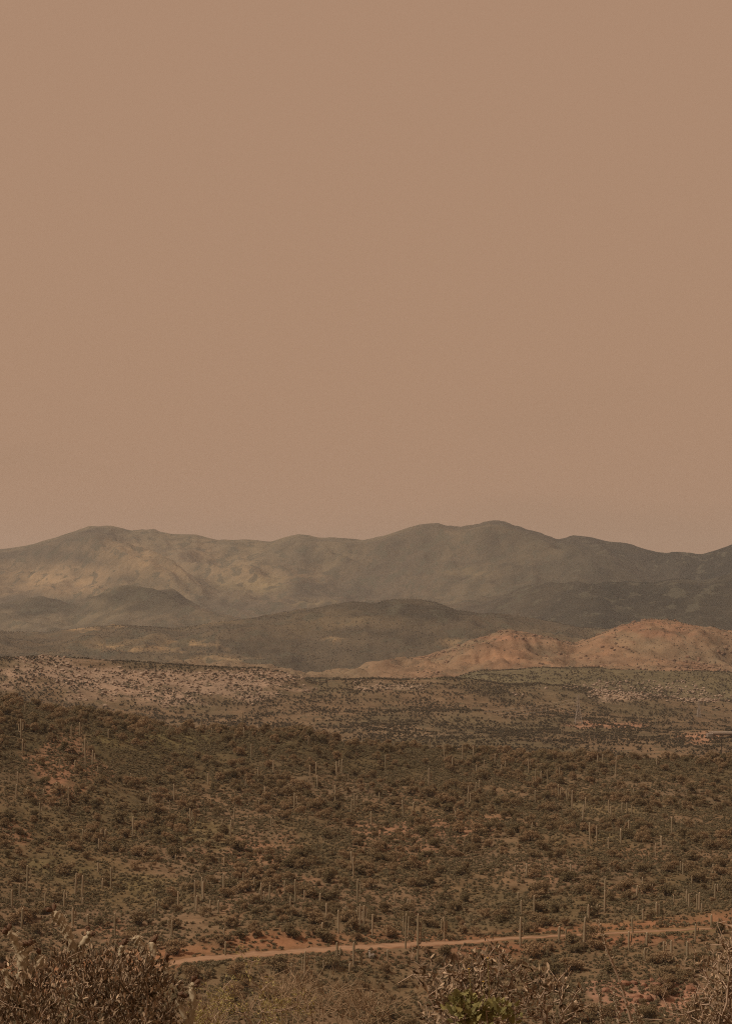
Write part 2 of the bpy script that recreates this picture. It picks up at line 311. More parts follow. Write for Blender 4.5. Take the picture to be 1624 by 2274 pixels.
class MB:                        # collects shapes that form one part
    def __init__(s): s.v = []; s.f = []; s.t = []; s.n = 0
    def add(s, v, f, tint=0.):
        s.v.append(np.asarray(v, float)); s.f += [[i + s.n for i in q] for q in f]
        s.t.append(np.full(len(v), tint) if np.isscalar(tint) else np.asarray(tint)); s.n += len(v)
    def box(s, lo, hi):
        (a, b, c), (d, e, g) = lo, hi
        s.add([(a,b,c),(d,b,c),(d,e,c),(a,e,c),(a,b,g),(d,b,g),(d,e,g),(a,e,g)], [(3,2,1,0),(4,5,6,7),(0,1,5,4),(1,2,6,5),(2,3,7,6),(3,0,4,7)])
    def bar(s, a, b, w, w2=None, k=4, tint=0.):
        a = np.asarray(a, float); b = np.asarray(b, float); w2 = w if w2 is None else w2; d = b - a; d = d / (np.linalg.norm(d) + 1e-9)
        u = np.cross(d, (0, 0, 1)) if abs(d[2]) < .9 else np.cross(d, (1, 0, 0)); u /= np.linalg.norm(u); q = np.cross(d, u)
        an = np.arange(k) * 2 * np.pi / k + np.pi / k; ring = np.outer(np.cos(an), u) + np.outer(np.sin(an), q)
        s.add(np.concatenate([a + ring * w, b + ring * w2]), [(i, (i+1) % k, k + (i+1) % k, k + i) for i in range(k)] + [tuple(range(k))[::-1], tuple(range(k, 2*k))], tint)
    def tube(s, pts, rad, k=6, tint=0.):
        pts = np.asarray(pts, float); n = len(pts); rad = np.full(n, rad) if np.isscalar(rad) else np.asarray(rad)
        d = np.gradient(pts, axis=0); d /= np.linalg.norm(d, axis=1)[:, None] + 1e-9
        ref = np.array((.3, 1, .1)) if abs(d[0][1]) < .8 else np.array((1, .2, .1)); u = np.cross(d, ref); u /= np.linalg.norm(u, axis=1)[:, None]; q = np.cross(d, u)
        an = np.arange(k) * 2 * np.pi / k
        v = pts[:, None] + rad[:, None, None] * (np.cos(an)[None, :, None] * u[:, None] + np.sin(an)[None, :, None] * q[:, None])
        f = [(i*k + j, i*k + (j+1) % k, (i+1)*k + (j+1) % k, (i+1)*k + j) for i in range(n-1) for j in range(k)] + [tuple(range(k))[::-1], tuple(range((n-1)*k, n*k))]
        s.add(v.reshape(-1, 3), f, tint)
    def mesh(s, name, m, smooth=False): return mesh(name, np.concatenate(s.v), s.f, m, smooth, tint=np.concatenate(s.t))
def scatter(name, pts, rotz, scale, variants, meshes, label, cat, parent=None):
    """one mass of plants or stones too many to count, each a real mesh instance"""
    me = bpy.data.meshes.new(name); me.from_pydata(np.asarray(pts).tolist(), [], [])
    for k, a in (('rz', rotz), ('sc', scale)):
        t_ = me.attributes.new(k, 'FLOAT', 'POINT'); t_.data.foreach_set('value', np.asarray(a, np.float32))
    t_ = me.attributes.new('vi', 'INT', 'POINT'); t_.data.foreach_set('value', np.asarray(variants, np.int32))
    o = obj(name, me, parent); tag(o, label, cat, kind='stuff')
    src = bpy.data.collections.new(name + '_kinds')
    for i, q in enumerate(meshes):
        so_ = bpy.data.objects.new('%s_%02d' % (name, i), q); src.objects.link(so_)
    g = bpy.data.node_groups.new(name + '_nodes', 'GeometryNodeTree')
    g.interface.new_socket('Geometry', in_out='INPUT', socket_type='NodeSocketGeometry'); g.interface.new_socket('Geometry', in_out='OUTPUT', socket_type='NodeSocketGeometry')
    gi = g.nodes.new('NodeGroupInput'); go = g.nodes.new('NodeGroupOutput'); ip = g.nodes.new('GeometryNodeInstanceOnPoints'); ci = g.nodes.new('GeometryNodeCollectionInfo')
    ci.inputs['Collection'].default_value = src; ci.inputs['Separate Children'].default_value = True; ci.inputs['Reset Children'].default_value = True
    def na(nm, ty):
        n = g.nodes.new('GeometryNodeInputNamedAttribute'); n.data_type = ty; n.inputs['Name'].default_value = nm; return n.outputs['Attribute']
    cx = g.nodes.new('ShaderNodeCombineXYZ'); g.links.new(na('rz', 'FLOAT'), cx.inputs['Z'])
    sc = g.nodes.new('ShaderNodeCombineXYZ'); a = na('sc', 'FLOAT')
    for k in 'XYZ': g.links.new(a, sc.inputs[k])
    g.links.new(gi.outputs[0], ip.inputs['Points']); g.links.new(ci.outputs[0], ip.inputs['Instance']); ip.inputs['Pick Instance'].default_value = True
    g.links.new(na('vi', 'INT'), ip.inputs['Instance Index']); g.links.new(cx.outputs[0], ip.inputs['Rotation']); g.links.new(sc.outputs[0], ip.inputs['Scale'])
    g.links.new(ip.outputs[0], go.inputs[0])
    md = o.modifiers.new('scatter', 'NODES'); md.node_group = g
    return o

# ------------------------------------------------------------------ soil colours (what the ground is made of by place, plus painted sun patches and cloud shade)
def lerp(a, b, w): return a * (1 - w[..., None]) + np.asarray(b) * w[..., None]
def patch(cx, cy, rx, ry, soft=.5, rough=.5, r0=0, r1=1e9, seed=0):
    d = np.hypot((VXG - cx) / rx, (VYG - cy) / ry) + rough * fbm(VXG / (rx * .7), VYG / (ry * .7), 3, 50 + seed)
    return np.clip((1 - d) / soft, 0, 1) * ((R2 >= r0) & (R2 < r1))
soil = np.zeros((NA, NR, 3)) + np.array((.21, .152, .095))
big = fbm(X2 / 60, Y2 / 90, 4, 91)
soil = lerp(soil, (.16, .125, .068), np.clip(big * 1.4 + .45, 0, 1) * (R2 < 1300))            # thin green annuals
soil = lerp(soil, (.105, .09, .047), np.clip((1760 - VYG) / 90, 0, 1) * ((R2 > 640) & (R2 < 1330)) * .85)  # dense green growth towards the crest, its colour darkened for cloud shadow
for k, (cx, cy, rx, ry, w) in enumerate([(150,1690,95,70,.9),(130,1755,60,50,.9),(30,1850,50,30,.8),(560,1895,120,55,.75),(960,1830,190,50,.85),(640,1960,80,30,.5),(900,1880,120,40,.6),(240,2060,70,30,.6),(700,1975,60,25,.5),(900,1760,60,25,.4),(520,2010,60,30,.5),(1380,1980,90,35,.45),(1240,1930,90,30,.4),(1420,1900,70,25,.4)]):
    soil = lerp(soil, (.335, .195, .122), patch(cx, cy, rx, ry, .6, .7, 640, 1300, k) * w * .8)
for k, (cx, cy, rx, ry, w) in enumerate([(400,1850,130,40,.5),(80,1930,110,30,.4),(330,1640,150,40,.6),(960,1640,80,15,.6),(1330,1800,150,60,.4),(1450,2060,140,30,.6),(330,1960,80,25,.4)]):
    soil = lerp(soil, (.20, .18, .085), patch(cx, cy, rx, ry, .6, .7, 640, 1300, 30 + k) * w)
# road cut above and shoulder below the road
sh = np.exp(-((R2 - rRoad[:, None] - 11) / 8) ** 2) * np.clip(.75 + .7 * fbm(X2 / 25, Y2 / 25, 3, 61), 0, 1)
soil = lerp(soil, (.34, .18, .10), sh * .85)
sh = np.exp(-((R2 - rRoad[:, None] + 9) / 7) ** 2) * np.clip(.5 + .9 * fbm(X2 / 25, Y2 / 25, 3, 62), 0, 1)
soil = lerp(soil, (.30, .155, .09), sh * .8)
soil = lerp(soil, (.33, .205, .14), np.clip(patch(1440, 2195, 170, 75, .5, .6, 300, 600, 5) + patch(1340, 2180, 50, 50, .5, .5, 300, 600, 6), 0, 1))
soil = lerp(soil, (.14, .105, .06), patch(1460, 2170, 45, 35, .5, .4, 300, 600, 7) * .6)
# middle ground
midm = R2 >= 1300
soil = lerp(soil, (.205, .145, .088), (midm & (R2 < 3200)) * 1.0)
nm = fbm(X2 / 160, Y2 / 260, 4, 70)
soil = lerp(soil, (.15, .12, .07), np.clip(nm * 1.3 + .35, 0, 1) * (midm & (R2 < 3200)))
pale = np.clip(patch(200, 1500, 330, 38, .6, .7, 1900, 2900, 11) + patch(430, 1510, 240, 30, .6, .7, 1900, 2900, 12) + patch(330, 1545, 160, 22, .6, .6, 1900, 2900, 13) + .8 * patch(560, 1530, 120, 25, .6, .7, 1900, 2900, 14), 0, 1)
soil = lerp(soil, (.37, .275, .20), pale)
pal2 = np.clip(patch(1400, 1532, 170, 22, .6, .8, 2300, 3600, 15) + patch(1560, 1548, 90, 16, .6, .7, 2300, 3600, 16) + .7 * patch(880, 1525, 110, 12, .6, .8, 2000, 3300, 17), 0, 1)
soil = lerp(soil, (.36, .275, .195), pal2)
soil = lerp(soil, (.40, .235, .15), np.clip(patch(1290, 1609, 45, 9, .4, .4, 1500, 3000, 18) + patch(1345, 1610, 40, 8, .4, .4, 1500, 3000, 19) + patch(1400, 1611, 45, 8, .4, .4, 1500, 3000, 20) + patch(1550, 1638, 60, 15, .4, .4, 1500, 3000, 21), 0, 1))
soil = lerp(soil, (.33, .25, .165), np.clip(patch(860, 1618, 90, 7, .5, .3, 1400, 3000, 22) + patch(940, 1632, 60, 5, .5, .3, 1400, 3000, 23), 0, 1) * .8)
soil = lerp(soil, (.15, .135, .075), ((R2 > 3200) & (R2 < 3750)) * .8)
soil = lerp(soil, (.16, .145, .085), np.clip(patch(1000, 1500, 140, 14, .6, .4, 2700, 3750, 24), 0, 1))
# orange granite hills, with patchy sunlight mixed into their colour
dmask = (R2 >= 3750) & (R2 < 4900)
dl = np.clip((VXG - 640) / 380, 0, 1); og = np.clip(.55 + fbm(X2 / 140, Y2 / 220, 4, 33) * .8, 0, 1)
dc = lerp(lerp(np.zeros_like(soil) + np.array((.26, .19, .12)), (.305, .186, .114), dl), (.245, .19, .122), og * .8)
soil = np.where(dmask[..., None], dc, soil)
soil = lerp(soil, (.33, .185, .115), np.clip(patch(1440, 1400, 120, 24, .8, .9, 3750, 4900, 25) + patch(1130, 1415, 80, 14, .8, .8, 3750, 4900, 26), 0, 1) * .8)  # sun patches painted as brighter orange on the domes
# dark hills and the far range
em = (R2 >= 4900) & (R2 < 6900)
nE = fbm(X2 / 420, Y2 / 700, 4, 40)
ec = lerp(np.zeros_like(soil) + np.array((.11, .09, .062)), (.18, .145, .092), np.clip(nE * 1.5 + .15, 0, 1))
soil = np.where(em[..., None], ec, soil)
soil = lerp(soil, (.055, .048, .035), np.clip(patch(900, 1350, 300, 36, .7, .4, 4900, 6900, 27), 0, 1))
for k, (cx, cy, rx, ry) in enumerate([(170,1395,70,7),(260,1388,25,5),(420,1428,70,8),(740,1418,26,6),(1010,1425,50,10),(330,1440,130,10),(480,1462,120,10)]):
    soil = lerp(soil, (.36, .26, .15), patch(cx, cy, rx, ry, .6, .6, 4900, 6900, 60 + k) * .8)
fm = R2 >= 6900
nF1 = fbm(X2 / 900, Y2 / 1500, 5, 44)
fc = lerp(np.zeros_like(soil) + np.array((.125, .105, .078)), (.175, .15, .105), np.clip(nF1 * 1.3 + .4, 0, 1))
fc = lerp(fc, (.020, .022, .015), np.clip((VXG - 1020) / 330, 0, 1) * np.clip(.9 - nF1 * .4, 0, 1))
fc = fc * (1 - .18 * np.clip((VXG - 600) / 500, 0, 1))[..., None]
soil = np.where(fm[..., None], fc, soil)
soil = lerp(soil, (.40, .295, .185), np.clip(patch(100, 1285, 210, 55, 1.0, .3, 8800, 13000, 80) + .6 * patch(330, 1235, 200, 50, 1., .4, 8800, 13000, 81) + .35 * patch(520, 1280, 200, 60, 1., .4, 8800, 13000, 82), 0, 1))  # sunlit stretch of the far-left slope, painted in as paler ground
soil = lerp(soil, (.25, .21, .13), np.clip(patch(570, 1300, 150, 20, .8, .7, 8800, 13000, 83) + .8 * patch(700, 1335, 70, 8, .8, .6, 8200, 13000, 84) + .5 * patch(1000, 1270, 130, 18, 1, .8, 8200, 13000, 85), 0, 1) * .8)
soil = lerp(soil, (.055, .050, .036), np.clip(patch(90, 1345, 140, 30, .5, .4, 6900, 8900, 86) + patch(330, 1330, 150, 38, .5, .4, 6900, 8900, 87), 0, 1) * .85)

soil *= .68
def terrain_piece(name, r0, r1, m):
    j0 = int(np.searchsorted(RR, r0)); j1 = int(np.searchsorted(RR, r1)); j1 = min(j1, NR - 1)
    n = j1 - j0 + 1
    v = np.stack([X2[:, j0:j1+1], Y2[:, j0:j1+1], Z[:, j0:j1+1]], -1).reshape(-1, 3)
    i, j = np.meshgrid(np.arange(NA - 1), np.arange(n - 1), indexing='ij')
    q = np.stack([i*n + j, (i+1)*n + j, (i+1)*n + j+1, i*n + j+1], -1).reshape(-1, 4)[:, ::-1]
    w = np.stack([np.full(n-1, (NA-1)*n) + np.arange(n-1), np.arange(n-1), np.arange(n-1) + 1, np.full(n-1, (NA-1)*n) + np.arange(n-1) + 1], -1)
    if r0 == 0: pass
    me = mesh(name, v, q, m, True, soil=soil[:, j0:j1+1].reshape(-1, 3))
    return obj(name, me, kind='structure')
terrain_piece('ground', 0, 1330, M['near'])
terrain_piece('rocky_hills', 1330, 3750, M['mid'])
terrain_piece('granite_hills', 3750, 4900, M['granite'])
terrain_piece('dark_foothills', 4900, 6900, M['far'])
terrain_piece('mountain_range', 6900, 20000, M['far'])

# dirt road on its bench
vxs = np.linspace(-260, 1900, 260); rr = np.interp(vxs, VX[np.argsort(VX)], rRoad[np.argsort(VX)])
a = np.arctan((vxs - 812) / FV); rows = []
offs = np.array([-4.6, -4.2, -2.0, -.9, .9, 2.0, 4.2, 4.6]); hz = np.array([-.5, .12, .10, .14, .14, .10, .14, -.5])
wob = .9 * fbm(a * 160, a * 0 + 3, 3, 5)
for o_, h_ in zip(offs, hz):
    wd_ = np.interp(vxs, [300, 430, 900, 1200, 1700], [.7, 1.05, .9, .38, .3]); r_ = rr + o_ * wd_ * (1 + .3 * np.sign(o_) * wob) + wob; x_ = np.sin(a) * r_; y_ = np.cos(a) * r_
    rc = rr; zc = ground(np.sin(a) * rc, np.cos(a) * rc)
    rows.append(np.stack([x_, y_, np.maximum(zc, ground(x_, y_)) + h_], -1))
rv = np.stack(rows, 1); n = len(offs)
i, j = np.meshgrid(np.arange(len(a) - 1), np.arange(n - 1), indexing='ij')
rq = np.stack([i*n + j, (i+1)*n + j, (i+1)*n + j+1, i*n + j+1], -1).reshape(-1, 4)
rcol = .66 * np.tile(np.array([(.30,.17,.10),(.36,.21,.125),(.36,.225,.14),(.42,.27,.172),(.36,.23,.145),(.41,.265,.17),(.33,.20,.125),(.31,.18,.11)])[None], (len(a), 1, 1))
obj('dirt_road', mesh('dirt_road', rv.reshape(-1, 3), rq, M['road'], True, soil=rcol.reshape(-1, 3)), kind='structure')

# ------------------------------------------------------------------ haze (dusty air)
zmin, zmax = float(Z.min()) - 1.0, max(float(Z.max()), 0) + 25
hb = MB(); hb.box((-15000, -15000, zmin), (15000, 15000, zmax))
hm = bpy.data.materials.new('dusty_air'); hm.use_nodes = True; t = hm.node_tree; t.nodes.clear()
pv = t.nodes.new('ShaderNodeVolumePrincipled'); o_ = t.nodes.new('ShaderNodeOutputMaterial')
pv.inputs['Density'].default_value = HAZE_DENSITY; pv.inputs['Color'].default_value = (*HAZE_COLOR, 1); pv.inputs['Anisotropy'].default_value = .2
for k in ('Density Attribute', 'Color Attribute', 'Temperature Attribute'): pv.inputs[k].default_value = ''
t.links.new(pv.outputs[0], o_.inputs['Volume'])
hz_o = obj('haze', hb.mesh('haze', hm), kind='stuff'); hz_o['label'] = 'brown dusty haze filling the air over the desert'; hz_o['category'] = 'haze'

# ------------------------------------------------------------------ plant meshes
def tufts(cent, rad, n, size, seed, flat=.9, shell=.45, jit=.7, up=0.):
    """n small leaf tufts over lobes: quads facing roughly outward"""
    g = np.random.default_rng(seed); cent = np.asarray(cent, float); rad = np.asarray(rad, float)
    w = (rad ** 2); k = g.choice(len(cent), n, p=w / w.sum())
    d = g.normal(size=(n, 3)); d[:, 2] += up; d /= np.linalg.norm(d, axis=1)[:, None]
    rr_ = (shell + (1 - shell) * g.random(n) ** .45) * (1 + .18 * g.normal(size=n).clip(-1.5, 1.5))
    p = cent[k] + d * rr_[:, None] * rad[k][:, None] * np.array((1, 1, flat)); p[:, 2] = np.maximum(p[:, 2], .02)
    nn = d + jit * g.normal(size=(n, 3)); nn /= np.linalg.norm(nn, axis=1)[:, None]
    r1 = np.cross(nn, g.normal(size=(n, 3))); r1 /= np.linalg.norm(r1, axis=1)[:, None]; r2 = np.cross(nn, r1)
    s = size * (.55 + .9 * g.random(n))[:, None]; asp = (.45 + .5 * g.random(n))[:, None]
    v = np.stack([p - r1 * s, p - r2 * s * asp, p + r1 * s, p + r2 * s * asp], 1).reshape(-1, 3)
    return v, np.arange(4 * n).reshape(-1, 4)
def tree_meshes(i):
    g = np.random.default_rng(100 + i); H = 3.0; nl = int(g.integers(6, 11)); W = g.uniform(1.25, 1.8)
    an = np.sort(g.uniform(0, 2 * np.pi, nl)); rr_ = W * g.uniform(.35, .85, nl); rr_[0] = .2
    cent = np.stack([np.cos(an) * rr_, np.sin(an) * rr_, g.uniform(.45, .78, nl) * H * (1 - .18 * rr_ / W)], 1); rad = g.uniform(.5, .95, nl) * (1.05 - .2 * rr_ / W)
    low = g.integers(2, 4); cent[-low:, 2] = g.uniform(.7, 1.1, low)
    v, f = tufts(cent, rad, 2300, .095, 200 + i, up=.1, shell=.3, jit=.6)
    crown = mesh('crown', v, f, M['tree'])
    b = MB()
    for k in range(nl):
        st = np.array((g.normal() * .06, g.normal() * .06, -.25)); mid = st + (cent[k] - st) * .5 + g.normal(size=3) * .12; mid[2] = max(mid[2], .3)
        b.tube([st, (st + mid) / 2 + g.normal(size=3) * .05, mid, cent[k]], [.09, .075, .05, .02], 5)
    return crown, b.mesh('trunk', M['wood'])
TREES = [tree_meshes(i) for i in range(7)]
def creo_mesh(i, m='creo', n=480, size=.075, H=1.4, W=.8):
    g = np.random.default_rng(300 + i); nl = int(g.integers(4, 8)); an = g.uniform(0, 2 * np.pi, nl); q = W * g.uniform(.15, .75, nl)
    cent = np.stack([np.cos(an) * q, np.sin(an) * q, g.uniform(.35, .72, nl) * H], 1); rad = g.uniform(.3, .5, nl) * W * 1.05
    v, f = tufts(cent, rad, n, size, 400 + i, up=.25); b = MB()
    for k in range(nl): b.tube([(0, 0, -.12), cent[k] * .5 + g.normal(size=3) * .05, cent[k]], [.03, .022, .01], 4)
    bv = np.concatenate(b.v); fa = f.tolist() + [[x + len(v) for x in q_] for q_ in b.f]
    return mesh('bush', np.concatenate([v, bv]), fa, M[m])
CREO = [creo_mesh(i) for i in range(6)]
def burs_mesh(i, m='burs', n=110):
    g = np.random.default_rng(500 + i); nl = int(g.integers(2, 5)); cent = np.stack([g.normal(size=nl) * .22, g.normal(size=nl) * .22, g.uniform(.12, .25, nl)], 1)
    v, f = tufts(cent, g.uniform(.22, .36, nl), n, .085, 600 + i, flat=.75, up=.35); return mesh('clump', v, f, M[m])
BURS = [burs_mesh(i) for i in range(6)]
SCRUB = [creo_mesh(20 + i, 'scrub', 150, .2, 1.7, 1.2) for i in range(6)]
def rock_mesh(i, m):
    g = np.random.default_rng(700 + i); b = []; u = np.linspace(0, np.pi, 7); w = np.arange(9) * 2 * np.pi / 9
    v = np.array([(math.sin(a_) * math.cos(c_), math.sin(a_) * math.sin(c_), math.cos(a_)) for a_ in u for c_ in w])
    pl = g.normal(size=(9, 3)); pl /= np.linalg.norm(pl, axis=1)[:, None]; dd = g.uniform(.55, .85, 9)
    for _ in range(2):
        for a_, c_ in zip(pl, dd):
            s_ = v @ a_; o__ = np.maximum(s_ - c_, 0); v = v - o__[:, None] * a_
    v *= np.array((1.2, 1, .8)) * (1 + .05 * g.normal(size=(len(v), 1))); v[:, 2] += .35
    f = [(i_*9 + j_, (i_+1)*9 + j_, (i_+1)*9 + (j_+1) % 9, i_*9 + (j_+1) % 9) for i_ in range(6) for j_ in range(9)]
    return mesh('boulder', v, f, M[m])
ROCKS = [rock_mesh(i, 'rock') for i in range(5)]; RED = [rock_mesh(10 + i, 'redrock') for i in range(4)]

# labels that single things out: look + zone + place in the row of its kind
COLW = ['far left', 'left', 'left of centre', 'right of centre', 'right', 'far right']
def band(vy, r):
    if r > 1330: return 'in the far valley'
    if vy < 1690: return 'along the near hill crest'
    if vy < 1800: return 'high on the near hillside'
    if vy < 1920: return 'halfway up the near hillside'
    if vy < 2010: return 'low on the near hillside'
    if vy < 2085: return 'just above the dirt road'
    return 'below the dirt road'
def ordn(k): return ['first','second','third','fourth','fifth','sixth','seventh','eighth','ninth','tenth'][k] if k < 10 else '%d%s' % (k + 1, {1:'st',2:'nd',3:'rd'}.get((k+1) % 10 if (k+1) % 100 not in (11,12,13) else 0, 'th'))
def label_rows(items):           # items: (object, look, bandtext, vx, cat, group)
    cells = {}
    for it in items: cells.setdefault((it[1], it[2], COLW[int(np.clip(it[3] / 1624 * 6, 0, 5))]), []).append(it)
    for (look, bt, cw), L in cells.items():
        L.sort(key=lambda q: q[3])
        for k, it in enumerate(L):
            lab = '%s %s, %s' % (look, bt, cw)
            if len(L) > 1: lab = '%s from left: ' % ordn(k) + lab
            tag(it[0], lab, it[4], it[5])

# ------------------------------------------------------------------ saguaros
def saguaro_trunk(i):
    g = np.random.default_rng(800 + i); ns = 24; z = np.array([-.3, 0, .6, 1.6, 2.8, 4.0, 5.0, 5.5, 5.8, 5.93, 6.0]); r = np.array([.2, .2, .22, .25, .27, .27, .25, .22, .16, .09, .01])
    bend = np.cumsum(g.normal(size=len(z)) * .012); bend2 = np.cumsum(g.normal(size=len(z)) * .012); an = np.arange(ns) * 2 * np.pi / ns; rib = 1 - .14 * (np.arange(ns) % 2)
    v = np.array([(bend[k] + r[k] * rib[j] * math.cos(an[j]), bend2[k] + r[k] * rib[j] * math.sin(an[j]), z[k]) for k in range(len(z)) for j in range(ns)])
    f = [(k*ns + j, k*ns + (j+1) % ns, (k+1)*ns + (j+1) % ns, (k+1)*ns + j) for k in range(len(z)-1) for j in range(ns)]
    return mesh('trunk', v, f, M['saguaro'], up=np.clip(v[:, 2] / 6, 0, 1))
def saguaro_arm(i):
    g = np.random.default_rng(830 + i); L = g.uniform(1.0, 2.1); pts = [(0, 0, 0), (.22, 0, -.04), (.42, 0, .03), (.52, 0, .22), (.55, 0, .55), (.56, 0, .5 + L * .6), (.55, 0, .4 + L), (.55, 0, .5 + L), (.55, 0, .54 + L)]
    b = MB(); b.tube(pts, [.10, .13, .15, .16, .165, .16, .14, .09, .01], 14); v = np.concatenate(b.v)
    return mesh('arm', v, b.f, M['saguaro'], up=np.interp(v[:, 2], [0, .3 + L, .54 + L], [.5, .9, 1.0]))
STRUNK = [saguaro_trunk(i) for i in range(5)]; SARM = [saguaro_arm(i) for i in range(4)]
LM = [(68,205,245),(112,238,270),(95,310,395,2),(101,400,470,1),(357,325,385),(352,235,270),(318,335,400),(381,398,515,2),(411,447,512),(265,487,525),(333,492,545),(80,545,600),(73,600,662),(124,612,668),(250,590,640),(276,598,650),(306,612,700),(176,683,735),(194,620,650),(435,515,545),(483,355,400),(580,550,590),(655,255,290),(752,325,370),(895,280,335),(940,350,370),(1078,255,340),(1083,345,390),(1117,420,485),(1147,522,585),(924,548,600),(773,600,680),(1215,490,550),(1270,430,450),(1369,385,425),(1376,515,570),(1402,500,555),(1409,560,615),(1461,345,390),(1495,497,560),(1503,490,545),(1517,488,550),(1547,550,585),(1559,390,440),(1607,340,380),(1488,602,675),(1307,640,715,1),(1176,610,665),(1149,670,705),(1040,700,750),(1100,740,790),(1154,730,760),(1204,745,785),(848,705,780),(866,730,778),(755,670,710),(663,650,700),(589,742,830),(367,800,845),(380,800,840),(468,800,850),(452,800,850),(440,840,888),(988,755,800),(1024,760,830),(1234,820,850),(1268,835,868),(1560,665,740),(1575,640,700),(1090,575,610)]
RM = [(86,470,530),(279,527,610),(347,415,490),(383,480,530),(429,420,490),(476,430,480),(490,510,550),(523,490,550),(572,465,515),(602,510,550),(620,495,530),(722,485,550),(777,540,580),(775,505,540),(805,535,605),(751,532,615),(751,625,680),(858,520,570),(897,445,485),(1028,470,515),(1050,465,510),(1107,478,570),(1290,480,515),(452,605,715,1),(487,590,660),(502,580,640),(283,390,435),(855,600,665),(890,617,675),(900,630,665),(913,627,710),(972,655,720),(961,690,765),(1076,668,725),(1088,695,765),(1135,680,725),(1158,680,728),(1179,692,728),(1187,618,665),(1165,757,805),(210,678,735),(167,670,740),(60,635,670),(24,720,780),(397,715,750),(994,770,870),(1023,790,850),(1076,835,888),(1131,800,860),(1355,745,815),(1310,828,880),(736,768,805),(1283,860,888)]
FARV = [(632,300,330),(652,300,330),(723,280,320),(763,300,330),(560,275,300),(874,350,385),(868,350,385),(1067,390,420),(1080,380,415),(1100,365,395),(1140,280,310),(990,360,390),(930,370,395),(1170,310,330),(1095,280,300),(1125,300,322),(1235,265,290),(1285,300,325),(875,250,275),(800,255,280),(690,215,240),(1000,235,262),(1340,260,285),(560,330,355),(705,330,352),(1015,385,410),(1200,345,368)]
LB = [(122,190,300),(88,268,330),(54,295,370),(97,380,465),(285,300,370),(336,220,312),(367,233,330),(367,332,362),(494,198,295),(200,310,400),(323,375,465),(391,405,465),(511,400,500),(455,245,290),(687,295,320),(691,355,405),(703,340,370),(763,432,500),(750,425,460),(780,140,175),(791,302,375),(804,110,135),(866,255,390),(873,320,390),(897,240,320),(930,340,400),(970,342,400),(902,260,340),(995,148,190),(993,225,310),(1001,525,585),(995,465,520),(1058,262,300),(1081,215,260),(1131,240,300),(1152,290,350),(1161,265,345),(1172,300,350),(1196,275,335),(1265,255,310),(1312,250,355,1),(1290,340,358),(1352,295,340),(1420,308,365),(1450,355,410),(1535,365,405),(1430,442,505),(1503,388,490),(1560,125,200),(1570,150,240),(1586,250,350,1),(1597,360,465,2),(1582,385,430),(1615,365,450,1),(1498,530,635,1),(1569,530,625),(1605,575,625),(1296,620,665),(1352,568,690,3),(1437,625,645),(1552,635,660),(437,175,215)]
RB = [(28,405,500),(95,455,500),(175,403,555,4),(187,335,380),(230,408,610,1),(128,310,360),(348,415,520,2),(438,442,490),(675,305,345),(690,340,405),(745,320,400),(684,422,545,1),(713,178,235),(662,190,215),(856,458,515),(888,465,510),(910,180,235),(987,360,420),(1027,360,410),(1060,247,320),(1057,300,395),(965,418,550),(1022,10,50),(1130,20,70),(1309,55,100),(1284,105,150),(1262,268,310),(1227,238,300),(1200,275,320),(1207,365,395),(1229,380,430),(1290,350,410),(1300,360,410),(1183,420,485),(1165,480,560,1),(1245,485,545),(1354,520,595),(1234,555,600),(1321,525,565),(1395,168,215),(1406,180,225),(1445,228,265),(1422,298,350),(1432,312,370),(1478,308,390),(1469,315,380),(1487,355,400),(1548,270,340),(1539,180,220),(1460,447,525,1),(1532,405,460),(1425,525,590),(1364,320,350),(25,745,800),(55,795,850),(792,540,580),(97,560,610)]
items = []; sag_xy = []
def place_saguaro(vx, yt, yb, arms, r0, r1):
    p = on_ground(vx, yb, r0, r1); rr_ = math.hypot(p[0], p[1]); h = (yb - yt) / FV * rr_ * 1.04; h = float(np.clip(h, 2.2, 13))
    root = bpy.data.objects.new('saguaro', None); COL.objects.link(root); root.location = p; root.empty_display_size = .5
    w = random.uniform(.95, 1.28) * (1.0 if h > 3.5 else .85); root.scale = (w, w, h / 6); root.rotation_euler = (random.gauss(0, .025), random.gauss(0, .025), random.uniform(0, 6.28))
    obj('trunk', STRUNK[random.randrange(5)], root)
    base = random.uniform(0, 6.28)
    for k in range(arms):
        a_ = obj('arm', SARM[random.randrange(4)], root); th = base + k * 3.14 + random.uniform(-.3, .3) - root.rotation_euler.z
        th = (0 if k % 2 == 0 else math.pi) + random.uniform(-.5, .5) - root.rotation_euler.z
        a_.location = (math.cos(th) * .16, math.sin(th) * .16, random.uniform(1.9, 3.4)); a_.rotation_euler = (0, 0, th)
    look = ('tall' if h > 8 else 'mid-sized' if h > 5.2 else 'short') + ' ' + ('unbranched' if arms == 0 else 'one-armed' if arms == 1 else 'branching') + ' saguaro'
    items.append((root, look, band(yb, rr_), vx, 'cactus', 'saguaros on the desert hills')); sag_xy.append(p[:2])
K = 1463 / 1624 / 1.8017
for L, ox, oy, r0, r1 in ((LM, 0, 2600, 560, 1250), (RM, 1463, 2600, 560, 1250), (FARV, 1463, 2600, 1700, 3300), (LB, 0, 3296, 470, 1250), (RB, 1463, 3296, 470, 1250)):
    for s in L: place_saguaro(s[0] * K + ox / 1.8017, s[1] * K + oy / 1.8017, s[2] * K + oy / 1.8017, s[3] if len(s) > 3 else (1 if random.random() < .16 else 0), r0, r1)
label_rows(items)

